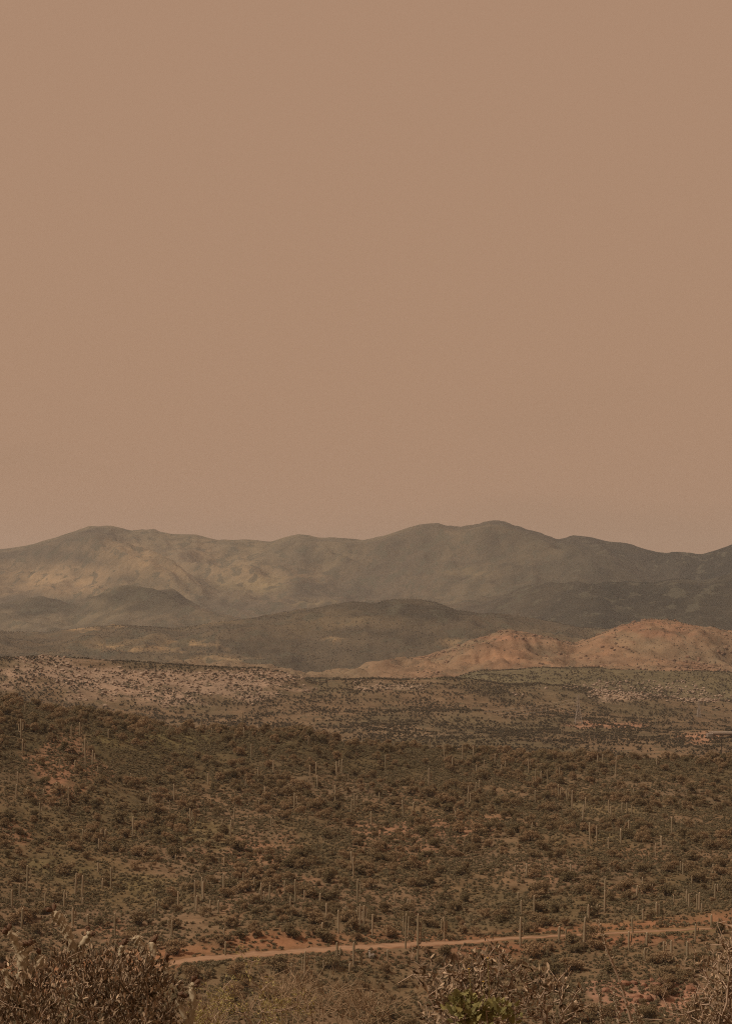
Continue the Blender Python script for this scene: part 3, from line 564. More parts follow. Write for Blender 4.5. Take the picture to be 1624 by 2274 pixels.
# ------------------------------------------------------------------ trees and bushes of the near hillside
def in_view(x, y, margin=40):
    p = np.stack([x, y, ground(x, y)], -1); vx, vy = proj(p); return (vx > -margin) & (vx < 1624 + margin) & (vy < 2330)
def rand_polar(n, r0, r1, amax, g):
    r = np.sqrt(g.uniform(r0 ** 2, r1 ** 2, n)); a_ = g.uniform(-amax, amax, n); return np.sin(a_) * r, np.cos(a_) * r
def road_off(x, y): 
    a_ = np.arctan2(x, y); return np.hypot(x, y) - np.interp(a_, AZ, rRoad)
redness = .8 * np.clip((soil[..., 0] / (soil[..., 1] + 1e-6) - 1.6) / .5, 0, 1)
g = np.random.default_rng(42)
# shrubs measured in the photograph (measured x, y of the base, width)
MEAS = [(410,2152,62),(840,2085,0),(575,2065,80),(610,2080,60),(280,1895,0)]
x, y = rand_polar(7600, 480, 1240, R(9.6), g); ro = road_off(x, y); keep = (np.abs(ro + np.where(x < 15, 5, 1)) > np.where(x < 15, 13, 6.5)) & in_view(x, y)
dn = fbm(x / 50, y / 80, 3, 120); keep &= g.random(len(x)) < np.clip(.42 + dn * .7 - .5 * grid_sample(redness, x, y), .04, 1)
x, y = x[keep], y[keep]
pts = []; cellm = {}
for px, py in zip(x, y):         # keep crowns from standing inside each other
    k = (int(px // 6), int(py // 6)); okk = True
    for a_ in (-1, 0, 1):
        for b_ in (-1, 0, 1):
            for q in cellm.get((k[0] + a_, k[1] + b_), ()):
                if (q[0] - px) ** 2 + (q[1] - py) ** 2 < 3.0 ** 2: okk = False
    if okk: cellm.setdefault(k, []).append((px, py)); pts.append((px, py))
pts = np.array(pts)
crest_d = np.abs(np.hypot(pts[:, 0], pts[:, 1]) - np.interp(np.arctan2(pts[:, 0], pts[:, 1]), AZ, rB))
size = g.uniform(.45, 1.0, len(pts)) ** 1.4 * 1.6; size *= np.where(crest_d < 60, 1.1, 1)
show = size / np.hypot(pts[:, 0], pts[:, 1]); order = np.argsort(-show)
NT = 290; titems = []
for c_, k in enumerate(order[:NT]):
    px, py = pts[k]; pz = float(ground(px, py)); root = bpy.data.objects.new('palo_verde_tree', None); COL.objects.link(root); root.empty_display_size = .5
    s = float(size[k]); root.location = (px, py, pz); root.scale = (s * g.uniform(.95, 1.25), s * g.uniform(.95, 1.25), s * g.uniform(.75, 1.0)); root.rotation_euler = (0, 0, g.uniform(0, 6.28))
    v_ = int(g.integers(7)); obj('trunk', TREES[v_][1], root); obj('crown', TREES[v_][0], root)
    vx, vy = proj(np.array((px, py, pz))); titems.append((root, 'wide rounded palo verde tree' if s > .85 else 'low palo verde tree', band(float(vy), math.hypot(px, py)), float(vx), 'tree', 'palo verde trees on the near hillside'))
rest = order[NT:]
scatter('palo_verde_thicket', np.column_stack([pts[rest], ground(pts[rest, 0], pts[rest, 1])]), g.uniform(0, 6.28, len(rest)), size[rest], g.integers(0, 7, len(rest)), [t_[0] for t_ in TREES], 'rounded brown palo verde crowns massed over the upper hillside', 'trees')
label_rows(titems)

x, y = rand_polar(6000, 470, 1250, R(9.6), g); ro = road_off(x, y); keep = (np.abs(ro + np.where(x < 15, 3, .8)) > np.where(x < 15, 8, 4.4)) & in_view(x, y)
dn = fbm(x / 40, y / 60, 3, 140); keep &= g.random(len(x)) < np.clip(.5 + dn * .7 - .3 * grid_sample(redness, x, y), .05, 1); x, y = x[keep], y[keep]
size = g.uniform(.45, 1.15, len(x)); order = np.argsort(-size / np.hypot(x, y)); citems = []
for k in order[:290]:
    o = obj('creosote_bush', CREO[int(g.integers(6))], loc=(x[k], y[k], float(ground(x[k], y[k])))); s = float(size[k]); o.scale = (s * g.uniform(.9, 1.3), s * g.uniform(.9, 1.3), s); o.rotation_euler = (0, 0, g.uniform(0, 6.28))
    vx, vy = proj(np.array((x[k], y[k], o.location.z))); citems.append((o, 'small rounded creosote bush', band(float(vy), math.hypot(x[k], y[k])), float(vx), 'bush', 'creosote bushes on the near hillside'))
rest = order[290:]
scatter('creosote_scrub', np.column_stack([x[rest], y[rest], ground(x[rest], y[rest])]), g.uniform(0, 6.28, len(rest)), size[rest], g.integers(0, 6, len(rest)), CREO, 'knee-high brown creosote scrub scattered over the near hillside', 'scrub')
label_rows(citems)

x, y = rand_polar(170000, 465, 1230, R(9.6), g); ro = road_off(x, y); keep = (np.abs(ro) > 4.8) & in_view(x, y)
dn = fbm(x / 18, y / 26, 3, 160); keep &= g.random(len(x)) < np.clip(.62 + dn * .6 - .35 * grid_sample(redness, x, y), .08, 1); x, y = x[keep], y[keep]
scatter('bursage_cover', np.column_stack([x, y, ground(x, y)]), g.uniform(0, 6.28, len(x)), g.uniform(.4, 1.3, len(x)) * 1.2, g.integers(0, 6, len(x)), BURS, 'low grey-green bursage clumps covering the red soil', 'ground cover')

# middle and far scrub
x, y = rand_polar(230000, 1330, 3700, R(9.6), g); keep = in_view(x, y); r_ = np.hypot(x, y)
keep &= g.random(len(x)) > grid_sample(np.clip(.15 * bump(rC1, 130) + .75 * bump(rC2, 150), 0, 1), x, y)
keep &= g.random(len(x)) < np.clip(.5 + .7 * fbm(x / 90, y / 140, 3, 180) + .75 * fbm(x / 22, y / 34, 2, 181) - .25 * grid_sample(pale + pal2, x, y) - .9 * grid_sample(redness, x, y), .03, 1); x, y = x[keep], y[keep]
scatter('valley_scrub', np.column_stack([x, y, ground(x, y)]), g.uniform(0, 6.28, len(x)), g.uniform(.3, 1.2, len(x)) ** 1.8, g.integers(0, 6, len(x)), SCRUB, 'dark dots of scrub spread over the pale rocky hills', 'scrub')
x, y = rand_polar(70000, 3750, 6600, R(9.6), g); keep = in_view(x, y); r_ = np.hypot(x, y)
keep &= g.random(len(x)) < np.where(r_ < 4900, .6, .8) * np.clip(.5 + .8 * fbm(x / 160, y / 260, 3, 190), 0, 1); x, y = x[keep], y[keep]
scatter('foothill_scrub', np.column_stack([x, y, ground(x, y)]), g.uniform(0, 6.28, len(x)), g.uniform(.4, 1.5, len(x)) * np.where(np.hypot(x, y) > 4900, 1.0, .85), g.integers(0, 6, len(x)), SCRUB, 'distant scrub dotting the dark foothills and granite domes', 'scrub')

# boulders on the pale rocky hill
x, y = rand_polar(90000, 1900, 3400, R(9.6), g); keep = in_view(x, y) & (g.random(len(x)) < grid_sample(np.clip(pale + pal2, 0, 1), x, y) * .55); x, y = x[keep], y[keep]
size = .5 + 1.9 * g.random(len(x)) ** 3; order = np.argsort(-size / np.hypot(x, y)); bitems = []
for k in order[:150]:
    o = obj('boulder', ROCKS[int(g.integers(5))], loc=(x[k], y[k], float(ground(x[k], y[k])))); s = float(size[k]); o.scale = (s * g.uniform(.9, 1.6), s, s * g.uniform(.7, 1.1)); o.rotation_euler = (0, 0, g.uniform(0, 6.28))
    vx, vy = proj(np.array((x[k], y[k], o.location.z))); bitems.append((o, 'pale granite boulder', 'on the rocky hill top' if vy < 1500 else 'on the rocky hill flank', float(vx), 'boulder', 'pale boulders on the rocky hills'))
label_rows(bitems); rest = order[150:]
scatter('boulder_field', np.column_stack([x[rest], y[rest], ground(x[rest], y[rest])]), g.uniform(0, 6.28, len(rest)), size[rest], g.integers(0, 5, len(rest)), ROCKS, 'pale weathered rocks strewn over the bare rocky hill', 'rocks')
x, y = rand_polar(30000, 3900, 4700, R(9.6), g); vx, vy = proj(np.stack([x, y, ground(x, y)], -1)); keep = in_view(x, y) & (vx > 930) & (g.random(len(x)) < np.clip(-.08 + .9 * fbm(x / 120, y / 160, 4, 222), 0, .6)); x, y = x[keep], y[keep]
scatter('granite_outcrops', np.column_stack([x, y, ground(x, y) - .5]), g.uniform(0, 6.28, len(x)), 1.0 + 3.2 * g.random(len(x)) ** 3, g.integers(0, 5, len(x)), [rock_mesh(30 + i, 'orock') for i in range(5)], 'orange granite outcrops breaking through the bare rounded hills', 'rocks')
# red rocks in the cut bank
ritems = []
for k in range(16):
    vx, vy = random.uniform(1330, 1590), random.uniform(2150, 2240); p = on_ground(vx, vy, 440, 600)
    o = obj('red_boulder', RED[k % 4], loc=p); s = random.uniform(.5, 1.25); o.scale = (s * 1.3, s, s); o.rotation_euler = (0, 0, random.uniform(0, 6.28))
    ritems.append((o, 'reddish boulder', 'in the red cut bank below the road', vx, 'boulder', 'red boulders in the cut bank'))
label_rows(ritems)
# dark trees on the cut bank and beside the road
for vx, vy, s, lab in [(1462,2215,1.35,'dark spreading tree standing in the red cut bank'),(1385,2160,.8,'dark bush at the top of the red cut bank'),(1425,2235,.75,'dark bush low on the red cut bank'),(1530,2170,.95,'dark tree behind the right edge shrub'),(410,2160,1.15,'round dark tree at the left end of the dirt road'),(945,2120,.8,'bushy tree beside road behind the dry centre shrub'),(650,2083,1.25,'wide pale tree standing just above the dirt road'),(700,2075,1.1,'round tree above the road right of the pale tree')]:
    p = on_ground(vx, vy, 440, 760); root = bpy.data.objects.new('mesquite_tree', None); COL.objects.link(root); root.location = p; root.scale = (s, s, s * .95)
    v_ = random.randrange(7); obj('trunk', TREES[v_][1], root); obj('crown', TREES[v_][0], root); tag(root, lab, 'tree')

# ------------------------------------------------------------------ power line, bridge, roadside cabinet, pole
def pylon(p, H, label):
    root = bpy.data.objects.new('lattice_pylon', None); COL.objects.link(root); root.location = p; tag(root, label, 'pylon', 'pylons of the power line')
    w0, w1, zc = H * .13, H * .028, H * .68
    def wd(z): return np.interp(z, [0, zc, H], [w0, w1, w1 * .5])
    for sx_, sy_ in ((1,1),(1,-1),(-1,1),(-1,-1)):
        b = MB(); zs = [-.5, zc, H]
        for a_, c_ in zip(zs[:-1], zs[1:]): b.bar((sx_*wd(a_), sy_*wd(a_), a_), (sx_*wd(c_), sy_*wd(c_), c_), .30)
        obj('leg', b.mesh('leg', M['steel']), root)
    lv = np.concatenate([np.linspace(0, zc, 7), np.linspace(zc, H, 6)[1:]])
    for a_, c_ in zip(lv[:-1], lv[1:]):
        b = MB(); A, C = wd(a_), wd(c_)
        for s1 in (1, -1):
            b.bar((-A, s1*A, a_), (C, s1*C, c_), .16); b.bar((A, s1*A, a_), (-C, s1*C, c_), .16); b.bar((s1*A, -A, a_), (s1*C, C, c_), .16); b.bar((s1*A, A, a_), (s1*C, -C, c_), .16)
            b.bar((-C, s1*C, c_), (C, s1*C, c_), .16); b.bar((s1*C, -C, c_), (s1*C, C, c_), .16)
        obj('brace', b.mesh('brace', M['steel']), root)
    for z_, L in ((.70*H, .16*H), (.82*H, .20*H), (.93*H, .14*H)):
        b = MB(); w = wd(z_)
        for s1 in (1, -1):
            for s2 in (1, -1): b.bar((s1*w, s2*w, z_), (s1*L, 0, z_ + .3), .1); b.bar((s1*w, s2*w, z_ + 1.4), (s1*L, 0, z_ + .3), .08)
        arm_ = obj('crossarm', b.mesh('crossarm', M['steel']), root)
        for s1 in (1, -1):
            b = MB(); b.tube([(s1*L, 0, z_ + .3), (s1*L, 0, z_ - .9)], .14, 6); obj('insulator', b.mesh('insulator', M['dconc']), arm_)
    return root
P1 = on_ground(1283, 1607, 1700, 3200); d1 = math.hypot(*P1[:2]); H1 = (1607 - 1544) / FV * d1
P2 = on_ground(1550, 1592, 1700, 3300); d2 = math.hypot(*P2[:2]); H2 = (1592 - 1556) / FV * d2
pylon(P1, H1, 'steel lattice pylon standing on the red dirt pad in the valley'); pylon(P2, max(H2, 18), 'fainter lattice pylon farther right beyond the red dirt pad')
P0 = at(955, 1596, d1 * 1.03); H2 = max(H2, 18)
for lab, zf, L in (('topmost wire of the power line crossing the valley', .93, .14), ('middle wire of the power line crossing the valley', .82, .2), ('lowest wire of the power line crossing the valley', .70, .16)):
    pts_ = []; A = P1 + np.array((0, -L * H1, zf * H1 - .9)); B = P2 + np.array((0, -L * H2, zf * H2 - .9)); O = P0 + np.array((0, -2, (zf - .82) * H1))
    for q0, q1 in ((O, A), (A, B)):
        for s in np.linspace(0, 1, 16)[(0 if q0 is O else 1):]: pts_.append(q0 * (1 - s) + q1 * s - np.array((0, 0, 4 * s * (1 - s) * 2.5)))
    b = MB(); b.tube(pts_, .09, 5); tag(obj('power_line', b.mesh('power_line', M['wire'])), lab, 'wire', 'wires of the power line')

BP = on_ground(1580, 1640, 1600, 2600); bz = BP[2]; rbr = math.hypot(*BP[:2]); x0 = at(1581, 1626, rbr); zt = x0[2] + .4; x0 = x0[0]; y0 = BP[1]
br = bpy.data.objects.new('highway_bridge', None); COL.objects.link(br); br.location = (x0, y0, bz); tag(br, 'pale concrete highway bridge crossing the gully at the right edge', 'bridge')
hz_ = zt - bz; Lb = 70.0
def part(nm, boxes, m, par):
    b = MB()
    for lo, hi in boxes: b.box(lo, hi)
    return obj(nm, b.mesh(nm, M[m]), par)
dk = part('deck', [((0, 0, hz_ - 1.6), (Lb, 11, hz_ - .9))], 'conc', br)
part('parapet', [((-2, -.35, hz_ - 1.2), (Lb + 2, .05, hz_ + .1))], 'conc', br); part('parapet', [((-2, 10.95, hz_ - 1.2), (Lb + 2, 11.35, hz_ + .1))], 'conc', br)
for yy in (.8, 4.0, 7.0, 10.2): part('girder', [((1, yy - .3, hz_ - 3.0), (Lb - 1, yy + .3, hz_ - 1.63))], 'dconc', br)
ab = MB(); ab.add([(-4, .6, -3), (10, .6, -3), (1, .6, hz_ - 1.7), (-4, .6, hz_ - 1.7), (-4, 12, -3), (10, 12, -3), (1, 12, hz_ - 1.7), (-4, 12, hz_ - 1.7)], [(0,1,2,3),(7,6,5,4),(1,5,6,2),(3,2,6,7),(0,3,7,4),(0,4,5,1)])
obj('abutment', ab.mesh('abutment', M['dconc']), br)
for xx in (24., 47.):
    for yy in (2.5, 8.5):
        b = MB(); b.tube([(xx, yy, -9), (xx, yy, hz_ - 3.0)], .6, 12); obj('pier', b.mesh('pier', M['dconc']), br)

pp = on_ground(1600, 1661, 1000, 1300); dpp = math.hypot(*pp[:2]); hp = (1661 - 1613) / FV * dpp
up = bpy.data.objects.new('utility_pole', None); COL.objects.link(up); up.location = pp; tag(up, 'thin dark utility pole on the hill crest at the right edge', 'pole')
b = MB(); b.tube([(0, 0, -.6), (0, 0, hp * .5), (0, 0, hp)], [.2, .17, .13], 10); obj('post', b.mesh('post', M['pole']), up)
b = MB(); b.box((-1.1, -.2, hp - 1.0), (1.1, -.08, hp - .82)); ca = obj('crossarm', b.mesh('crossarm', M['pole']), up)
for xx in (-1., 0.4, 1.):
    b = MB(); b.tube([(xx, -.14, hp - .82), (xx, -.14, hp - .55)], [.06, .04], 6); obj('insulator', b.mesh('insulator', M['dconc']), ca)

cb = on_ground(822, 2128, 520, 680); dcb = math.hypot(*cb[:2])
rt = bpy.data.objects.new('roadside_cabinet', None); COL.objects.link(rt); rt.location = cb; tag(rt, 'small white utility cabinet beside the dirt road', 'cabinet')
part('base', [((-.7, -.45, -.3), (1.0, .45, .12))], 'dconc', rt)
bd = part('meter_post', [((-.5, -.18, .123), (-.1, .18, 1.75))], 'white', rt); part('cap', [((-.54, -.22, 1.753), (-.06, .22, 1.86))], 'white', bd)
b2 = part('housing', [((.0, -.35, .123), (.85, .35, .95))], 'white', rt); part('lid', [((-.05, -.4, .953), (.9, .4, 1.05))], 'white', b2); part('door', [((.08, -.375, .25), (.77, -.352, .88))], 'white', b2); part('vent', [((.2, -.388, .62), (.65, -.3765, .78))], 'dconc', b2)

# ------------------------------------------------------------------ foreground shrubs
def leaf_mesh(shape, tint, L=1.0, m='leaf'):
    if shape == 'oval':
        x = np.array([0, .18, .5, .8, 1.0]); w = np.array([.02, .17, .24, .16, .01])
        w = w * .78; v = []; f = []
        for k in range(5): v += [(-w[k], x[k], .06 * x[k] ** 2 + w[k] * .28), (0, x[k], .06 * x[k] ** 2), (w[k], x[k], .06 * x[k] ** 2 + w[k] * .28)]
        for k in range(4): a_ = 3 * k; f += [(a_, a_+1, a_+4, a_+3), (a_+1, a_+2, a_+5, a_+4)]
    else:                        # lobed, toothed leaf
        out_ = [(0, 0), (.20, .10), (.42, .12), (.26, .30), (.46, .46), (.22, .55), (.20, .78), (0, 1.0), (-.20, .78), (-.22, .55), (-.46, .46), (-.26, .30), (-.42, .12), (-.20, .10)]
        v = [(0, .42, -.03)] + [(a_, b_, .22 * abs(a_) - .12 * b_ * b_) for a_, b_ in out_]; n = len(out_); f = [(0, 1 + k, 1 + (k+1) % n) for k in range(n)]
    v = np.array(v) * L; return v, f
def basis(d, g, roll=None):
    d = d / np.linalg.norm(d); u = np.cross(d, g.normal(size=3)); u /= np.linalg.norm(u); return np.stack([u, d, np.cross(u, d)], 1)
def grow(base, targets, g, stems=5, step=.06, sag=.0, wiggle=.18):
    """branches that reach every target point from a few stems; returns nodes, parents"""
    base = np.asarray(base, float); T = targets[np.argsort(np.linalg.norm(targets - base, axis=1))]
    nodes = [base + np.array((g.normal() * .03, g.normal() * .03, 0)) for _ in range(1)]; par = [-1]; path = [0.]
    arr = np.zeros((200000, 3)); arr[0] = nodes[0]; pl = np.zeros(200000)
    n = 1
    for k, tp in enumerate(T):
        d = np.linalg.norm(arr[:n] - tp, axis=1); up_ = (tp[2] - arr[:n, 2]); cost = d + .18 * pl[:n] + np.where(up_ < -.02, .12, 0)
        j = 0 if k < stems else int(np.argmin(cost)); L = np.linalg.norm(tp - arr[j]); m_ = max(1, int(L / step)); prev = j; p0 = arr[j].copy()
        off = np.cross(tp - p0, g.normal(size=3)) * wiggle
        for q in range(1, m_ + 1):
            s = q / m_; pos = p0 * (1 - s) + tp * s + off * math.sin(math.pi * s) + g.normal(size=3) * step * .10 * (q < m_)
            arr[n] = pos; pl[n] = pl[prev] + L / m_; par.append(prev); prev = n; n += 1
    return arr[:n].copy(), np.array(par)
def branch_mesh(nm, nodes, par, m, r_tip, r_max, k=4, g=None, power=.5):
    n = len(nodes); cnt = np.zeros(n); ch = np.bincount(par[1:], minlength=n)
    cnt[ch == 0] = 1
    for i in range(n - 1, 0, -1): cnt[par[i]] += cnt[i]
    rad = np.minimum(r_tip * cnt ** power, r_max); b = MB()
    i = np.arange(1, n); a_ = nodes[par[1:]]; c_ = nodes[1:]; d = c_ - a_; d /= np.linalg.norm(d, axis=1)[:, None] + 1e-9
    u = np.cross(d, np.array((.31, .9, .2))); u /= np.linalg.norm(u, axis=1)[:, None] + 1e-9; q = np.cross(d, u); an = np.arange(k) * 2 * np.pi / k
    ring = np.cos(an)[None, :, None] * u[:, None] + np.sin(an)[None, :, None] * q[:, None]
    ra = np.minimum(rad[par[1:]], rad[1:] * 1.5)[:, None, None]; rc_ = rad[1:][:, None, None]
    v = np.concatenate([a_[:, None] + ring * ra, c_[:, None] + d[:, None] * rc_ * .5 + ring * rc_], 1).reshape(-1, 3)
    base_i = (np.arange(n - 1) * 2 * k)[:, None]; F = []
    for j in range(k): F.append(np.concatenate([base_i + j, base_i + (j+1) % k, base_i + k + (j+1) % k, base_i + k + j], 1))
    tint = np.repeat(np.clip(np.log2(cnt[1:]) * .18 + (g.random(n-1) if g is not None else .3) * .5, 0, 1), 2 * k)
    return mesh(nm, v, np.concatenate(F), M[m], tint=tint)
def leaf_mass(nm, P, D, L, tints, shape, m, g):
    lv, lf = leaf_mesh(shape, 0); lf = [list(q) for q in lf]; nv = len(lv); V = np.zeros((len(P) * nv, 3)); F = []
    for k in range(len(P)):
        V[k*nv:(k+1)*nv] = (lv * L[k]) @ basis(D[k], g).T + P[k]
        F += [[q + k*nv for q in f_] for f_ in lf]
    return mesh(nm, V, F, M[m], tint=np.repeat(tints, nv))
def shrub(name, label, cat, base, lobes, ntarg, lpt, leaf_len, seed, twig='twig', leaf='leaf', shape='oval', own=250, up=.6, r_tip=.0014, r_max=.014, shell=.35, stems=6, step=.05, tint=(0, 1), spread=.03, wiggle=.18, extra=None):
    """thing > branches, leaf (the nearest leaves, one object each), foliage (the rest)"""
    g = np.random.default_rng(seed); base = np.array(base, float)
    root = bpy.data.objects.new(name, None); COL.objects.link(root); root.location = base; tag(root, label, cat)
    vol = np.array([l[1][0] * l[1][1] * l[1][2] for l in lobes]) ** .67; ks = g.choice(len(lobes), ntarg, p=vol / vol.sum()); T = []
    for k in ks:
        d = g.normal(size=3); d /= np.linalg.norm(d); q = (shell + (1 - shell) * g.random() ** .5) * (1 + .1 * g.normal()); T.append(np.array(lobes[k][0]) - base + d * q * np.array(lobes[k][1]))
    T = np.array(T); T = T[T[:, 2] > .12]
    if extra is not None: T = np.concatenate([T, np.array(extra) - base])
    nodes, par = grow((0, 0, 0), T, g, stems, step, wiggle=wiggle)
    obj('branches', branch_mesh('branches', nodes, par, twig, r_tip, r_max, 4, g), root)
    if lpt:
        ch = np.bincount(par[1:], minlength=len(nodes)); cnt = np.zeros(len(nodes)); cnt[ch == 0] = 1
        for i_ in range(len(nodes) - 1, 0, -1): cnt[par[i_]] += cnt[i_]
        ends = np.where((cnt <= 4) & (np.arange(len(nodes)) > 0))[0]; n = int(len(T) * lpt); kk = g.choice(ends, n); P = nodes[kk] + g.normal(size=(n, 3)) * spread * .35
        D = (nodes[kk] - nodes[par[kk]]); D /= np.linalg.norm(D, axis=1)[:, None] + 1e-9; D = D + g.normal(size=(n, 3)) * .75; D[:, 2] += up
        L = leaf_len * g.uniform(.55, 1.2, n); tn = tint[0] + (tint[1] - tint[0]) * g.random(n) ** .5
        near = np.argsort((P + base) @ np.array((0, 1, -.25))); vis = near
        vx, vy = proj(P[near] + base); seen = near[(vx > 0) & (vx < 1624) & (vy < 2268)][:own] if own else near[:0]
        rest = np.setdiff1d(np.arange(n), seen)
        lm = []
        for k in range(8):
            lv, lf = leaf_mesh(shape, 0); lm.append(mesh('leaf', lv, lf, M[leaf], tint=np.full(len(lv), tint[0] + (tint[1] - tint[0]) * ((k + .5) / 8) ** .5)))
        from mathutils import Matrix
        for k in seen:
            o = bpy.data.objects.new('leaf', lm[int(g.integers(8))]); COL.objects.link(o); o.parent = root
            mt = Matrix((basis(D[k], g) * L[k]).tolist()).to_4x4(); mt.translation = P[k].tolist(); o.matrix_local = mt
        if len(rest): obj('foliage', leaf_mass('foliage', P[rest], D[rest], L[rest], tn[rest], shape, leaf, g), root, kind='stuff')
    return root
def px(r): return r / FV           # metres per measured pixel at distance r
def base_at(vx, r): p = at(vx, 2000, r); return (p[0], p[1], float(ground(p[0], p[1])) - .05)
def lobe(vx, vy, r, rx, ry, depth=None):
    return (at(vx, vy, r), (rx * px(r), (depth or rx) * px(r), ry * px(r)))

# dense dry-leaved bush on the left
shrub('leafy_bush', 'dense brown dry-leaved bush filling the lower left corner', 'bush', base_at(175, 11),
      [lobe(170, 2255, 11, 205, 155, 170), lobe(40, 2250, 10.8, 120, 105), lobe(330, 2240, 11, 95, 105), lobe(260, 2170, 11, 110, 70), lobe(-60, 2260, 11, 120, 90)],
      1300, 8.0, .0255, 1, own=290, up=1.1, shell=.25, r_max=.012, tint=(0, 1))
# dry twiggy shrub right of the centre
shrub('twiggy_shrub', 'sprawling dry shrub with pale twigs and curled leaves right of centre', 'shrub', base_at(1100, 10),
      [lobe(990, 2175, 10, 75, 60, 90), lobe(1085, 2160, 10, 65, 65, 80), lobe(1150, 2200, 10, 90, 70, 90), lobe(1050, 2230, 10, 110, 50), lobe(1225, 2225, 10.2, 80, 60, 80), lobe(1000, 2260, 10, 80, 40)],
      640, 2.7, .027, 2, own=290, up=.45, shell=.2, r_tip=.0015, r_max=.012, spread=.03, wiggle=.25,
      extra=[at(912, 2130, 10), at(918, 2112, 10), at(883, 2183, 10), at(945, 2105, 10), at(1030, 2092, 10), at(1080, 2086, 10), at(1095, 2098, 10), at(1175, 2132, 10), at(1215, 2155, 10), at(1245, 2180, 10), at(1290, 2190, 10.1), at(1310, 2230, 10.1)])
# shrub at the right edge
shrub('edge_shrub', 'tangled grey-twigged shrub at the right edge with small tan leaves', 'shrub', base_at(1650, 9.5),
      [lobe(1610, 2180, 9.5, 95, 110, 110), lobe(1660, 2140, 9.5, 90, 110), lobe(1570, 2245, 9.5, 90, 60, 90), lobe(1690, 2200, 9.6, 120, 130)],
      620, 2.4, .021, 3, leaf='leaf2', own=290, up=.4, shell=.2, r_tip=.0014, r_max=.012, wiggle=.28,
      extra=[at(1455, 2160, 9.5), at(1480, 2190, 9.5), at(1430, 2262, 9.5), at(1500, 2130, 9.5), at(1525, 2085, 9.5), at(1590, 2050, 9.5), at(1515, 2150, 9.5), at(1470, 2215, 9.5), at(1540, 2110, 9.5), at(1490, 2250, 9.4), at(1610, 2045, 9.5)])
# yellow-green thorny shrub left of the centre
shrub('thorny_shrub', 'sparse thorny shrub with tiny yellow-green leaves left of centre', 'shrub', base_at(540, 12),
      [lobe(500, 2235, 12, 60, 40, 60), lobe(600, 2250, 12, 80, 30, 60), lobe(450, 2260, 12, 40, 30)],
      70, 34, .015, 4, leaf='yleaf', own=120, up=.3, shell=.1, r_tip=.0016, r_max=.012, spread=.05, wiggle=.3,
      extra=[at(532, 2108, 12), at(540, 2128, 12), at(560, 2135, 12), at(575, 2132, 12), at(553, 2170, 12), at(515, 2175, 12), at(495, 2195, 12), at(580, 2200, 12), at(660, 2205, 12), at(690, 2222, 12), at(640, 2225, 12), at(480, 2230, 12), at(470, 2205, 12), at(450, 2190, 12), at(600, 2180, 12)])
# feathery broom bushes behind it
for k, (vx, w, top, rr_, lab) in enumerate([(650, 120, 2165, 17, 'feathery brown broom bush between the thorny shrub and the centre'), (790, 120, 2195, 18, 'feathery brown broom bush just left of the twiggy dry shrub'), (450, 60, 2235, 15, 'small brown broom bush beside the dense left bush')]):
    g2 = np.random.default_rng(60 + k); bs = np.array(base_at(vx, rr_)); root = bpy.data.objects.new('broom_bush', None); COL.objects.link(root); root.location = bs; tag(root, lab, 'bush', 'feathery broom bushes')
    n = 240; T = np.array([at(vx + g2.normal() * w * .42, top + abs(g2.normal()) * 38 + 22 * (g2.random() < .6), rr_ + g2.normal() * .35) for _ in range(n)]) - bs
    nodes, par = grow((0, 0, 0), T, g2, 30, .12, wiggle=.07); obj('twigs', branch_mesh('twigs', nodes, par, 'broom', .0016, .01, 3, g2), root)
    fine_ = MB(); ch = np.bincount(par[1:], minlength=len(nodes)); e = np.where(nodes[:, 2] > .4 * nodes[:, 2].max())[0]
    for q in g2.choice(e, 1200):
        d = nodes[q] - nodes[par[q]]; d = d / (np.linalg.norm(d) + 1e-9) + g2.normal(size=3) * .35; d[2] += .35; L = g2.uniform(.05, .16); a_ = nodes[q]; c_ = a_ + d * L; s_ = np.cross(d, g2.normal(size=3)); s_ = s_ / np.linalg.norm(s_) * .0016
        fine_.add([a_ - s_, a_ + s_, c_], [(0, 1, 2)], g2.random())
    obj('fine_twigs', fine_.mesh('fine_twigs', M['broom']), root, kind='stuff')
# bright green plant in front of the twiggy shrub
shrub('green_plant', 'bright green lobed-leaf plant at the bottom edge right of centre', 'plant', base_at(1075, 8.9),
      [lobe(1060, 2250, 8.9, 60, 42, 50), lobe(1105, 2255, 8.9, 45, 35, 50), lobe(1030, 2240, 8.9, 28, 36, 40)],
      110, 3.4, .036, 5, leaf='green', shape='lobed', own=150, up=.1, shell=.5, r_tip=.0016, r_max=.006, wiggle=.1, spread=.03)
st = bpy.data.objects.new('yellow_flower', None); COL.objects.link(st); fb = np.array(base_at(1080, 9.3)); st.location = fb; tag(st, 'thin stalk with tiny yellow flower heads above the green plant', 'flower')
for vx, vy in ((1082, 2128), (1072, 2180), (1040, 2152)):
    tip = at(vx, vy, 9.3) - fb; b = MB(); b.tube([(0, 0, 0), tip * .5 + np.array((.02, 0, .02)), tip], [.0022, .0018, .0012], 5, .3); sk = obj('stalk', b.mesh('stalk', M['green']), st)
    b = MB()
    for q in range(9):
        a_ = q * .7; b.bar(tip, tip + np.array((math.cos(a_) * .004, math.sin(a_) * .004, .003)), .001, .002, 4)
    obj('petals', b.mesh('petals', M['yellow']), sk)

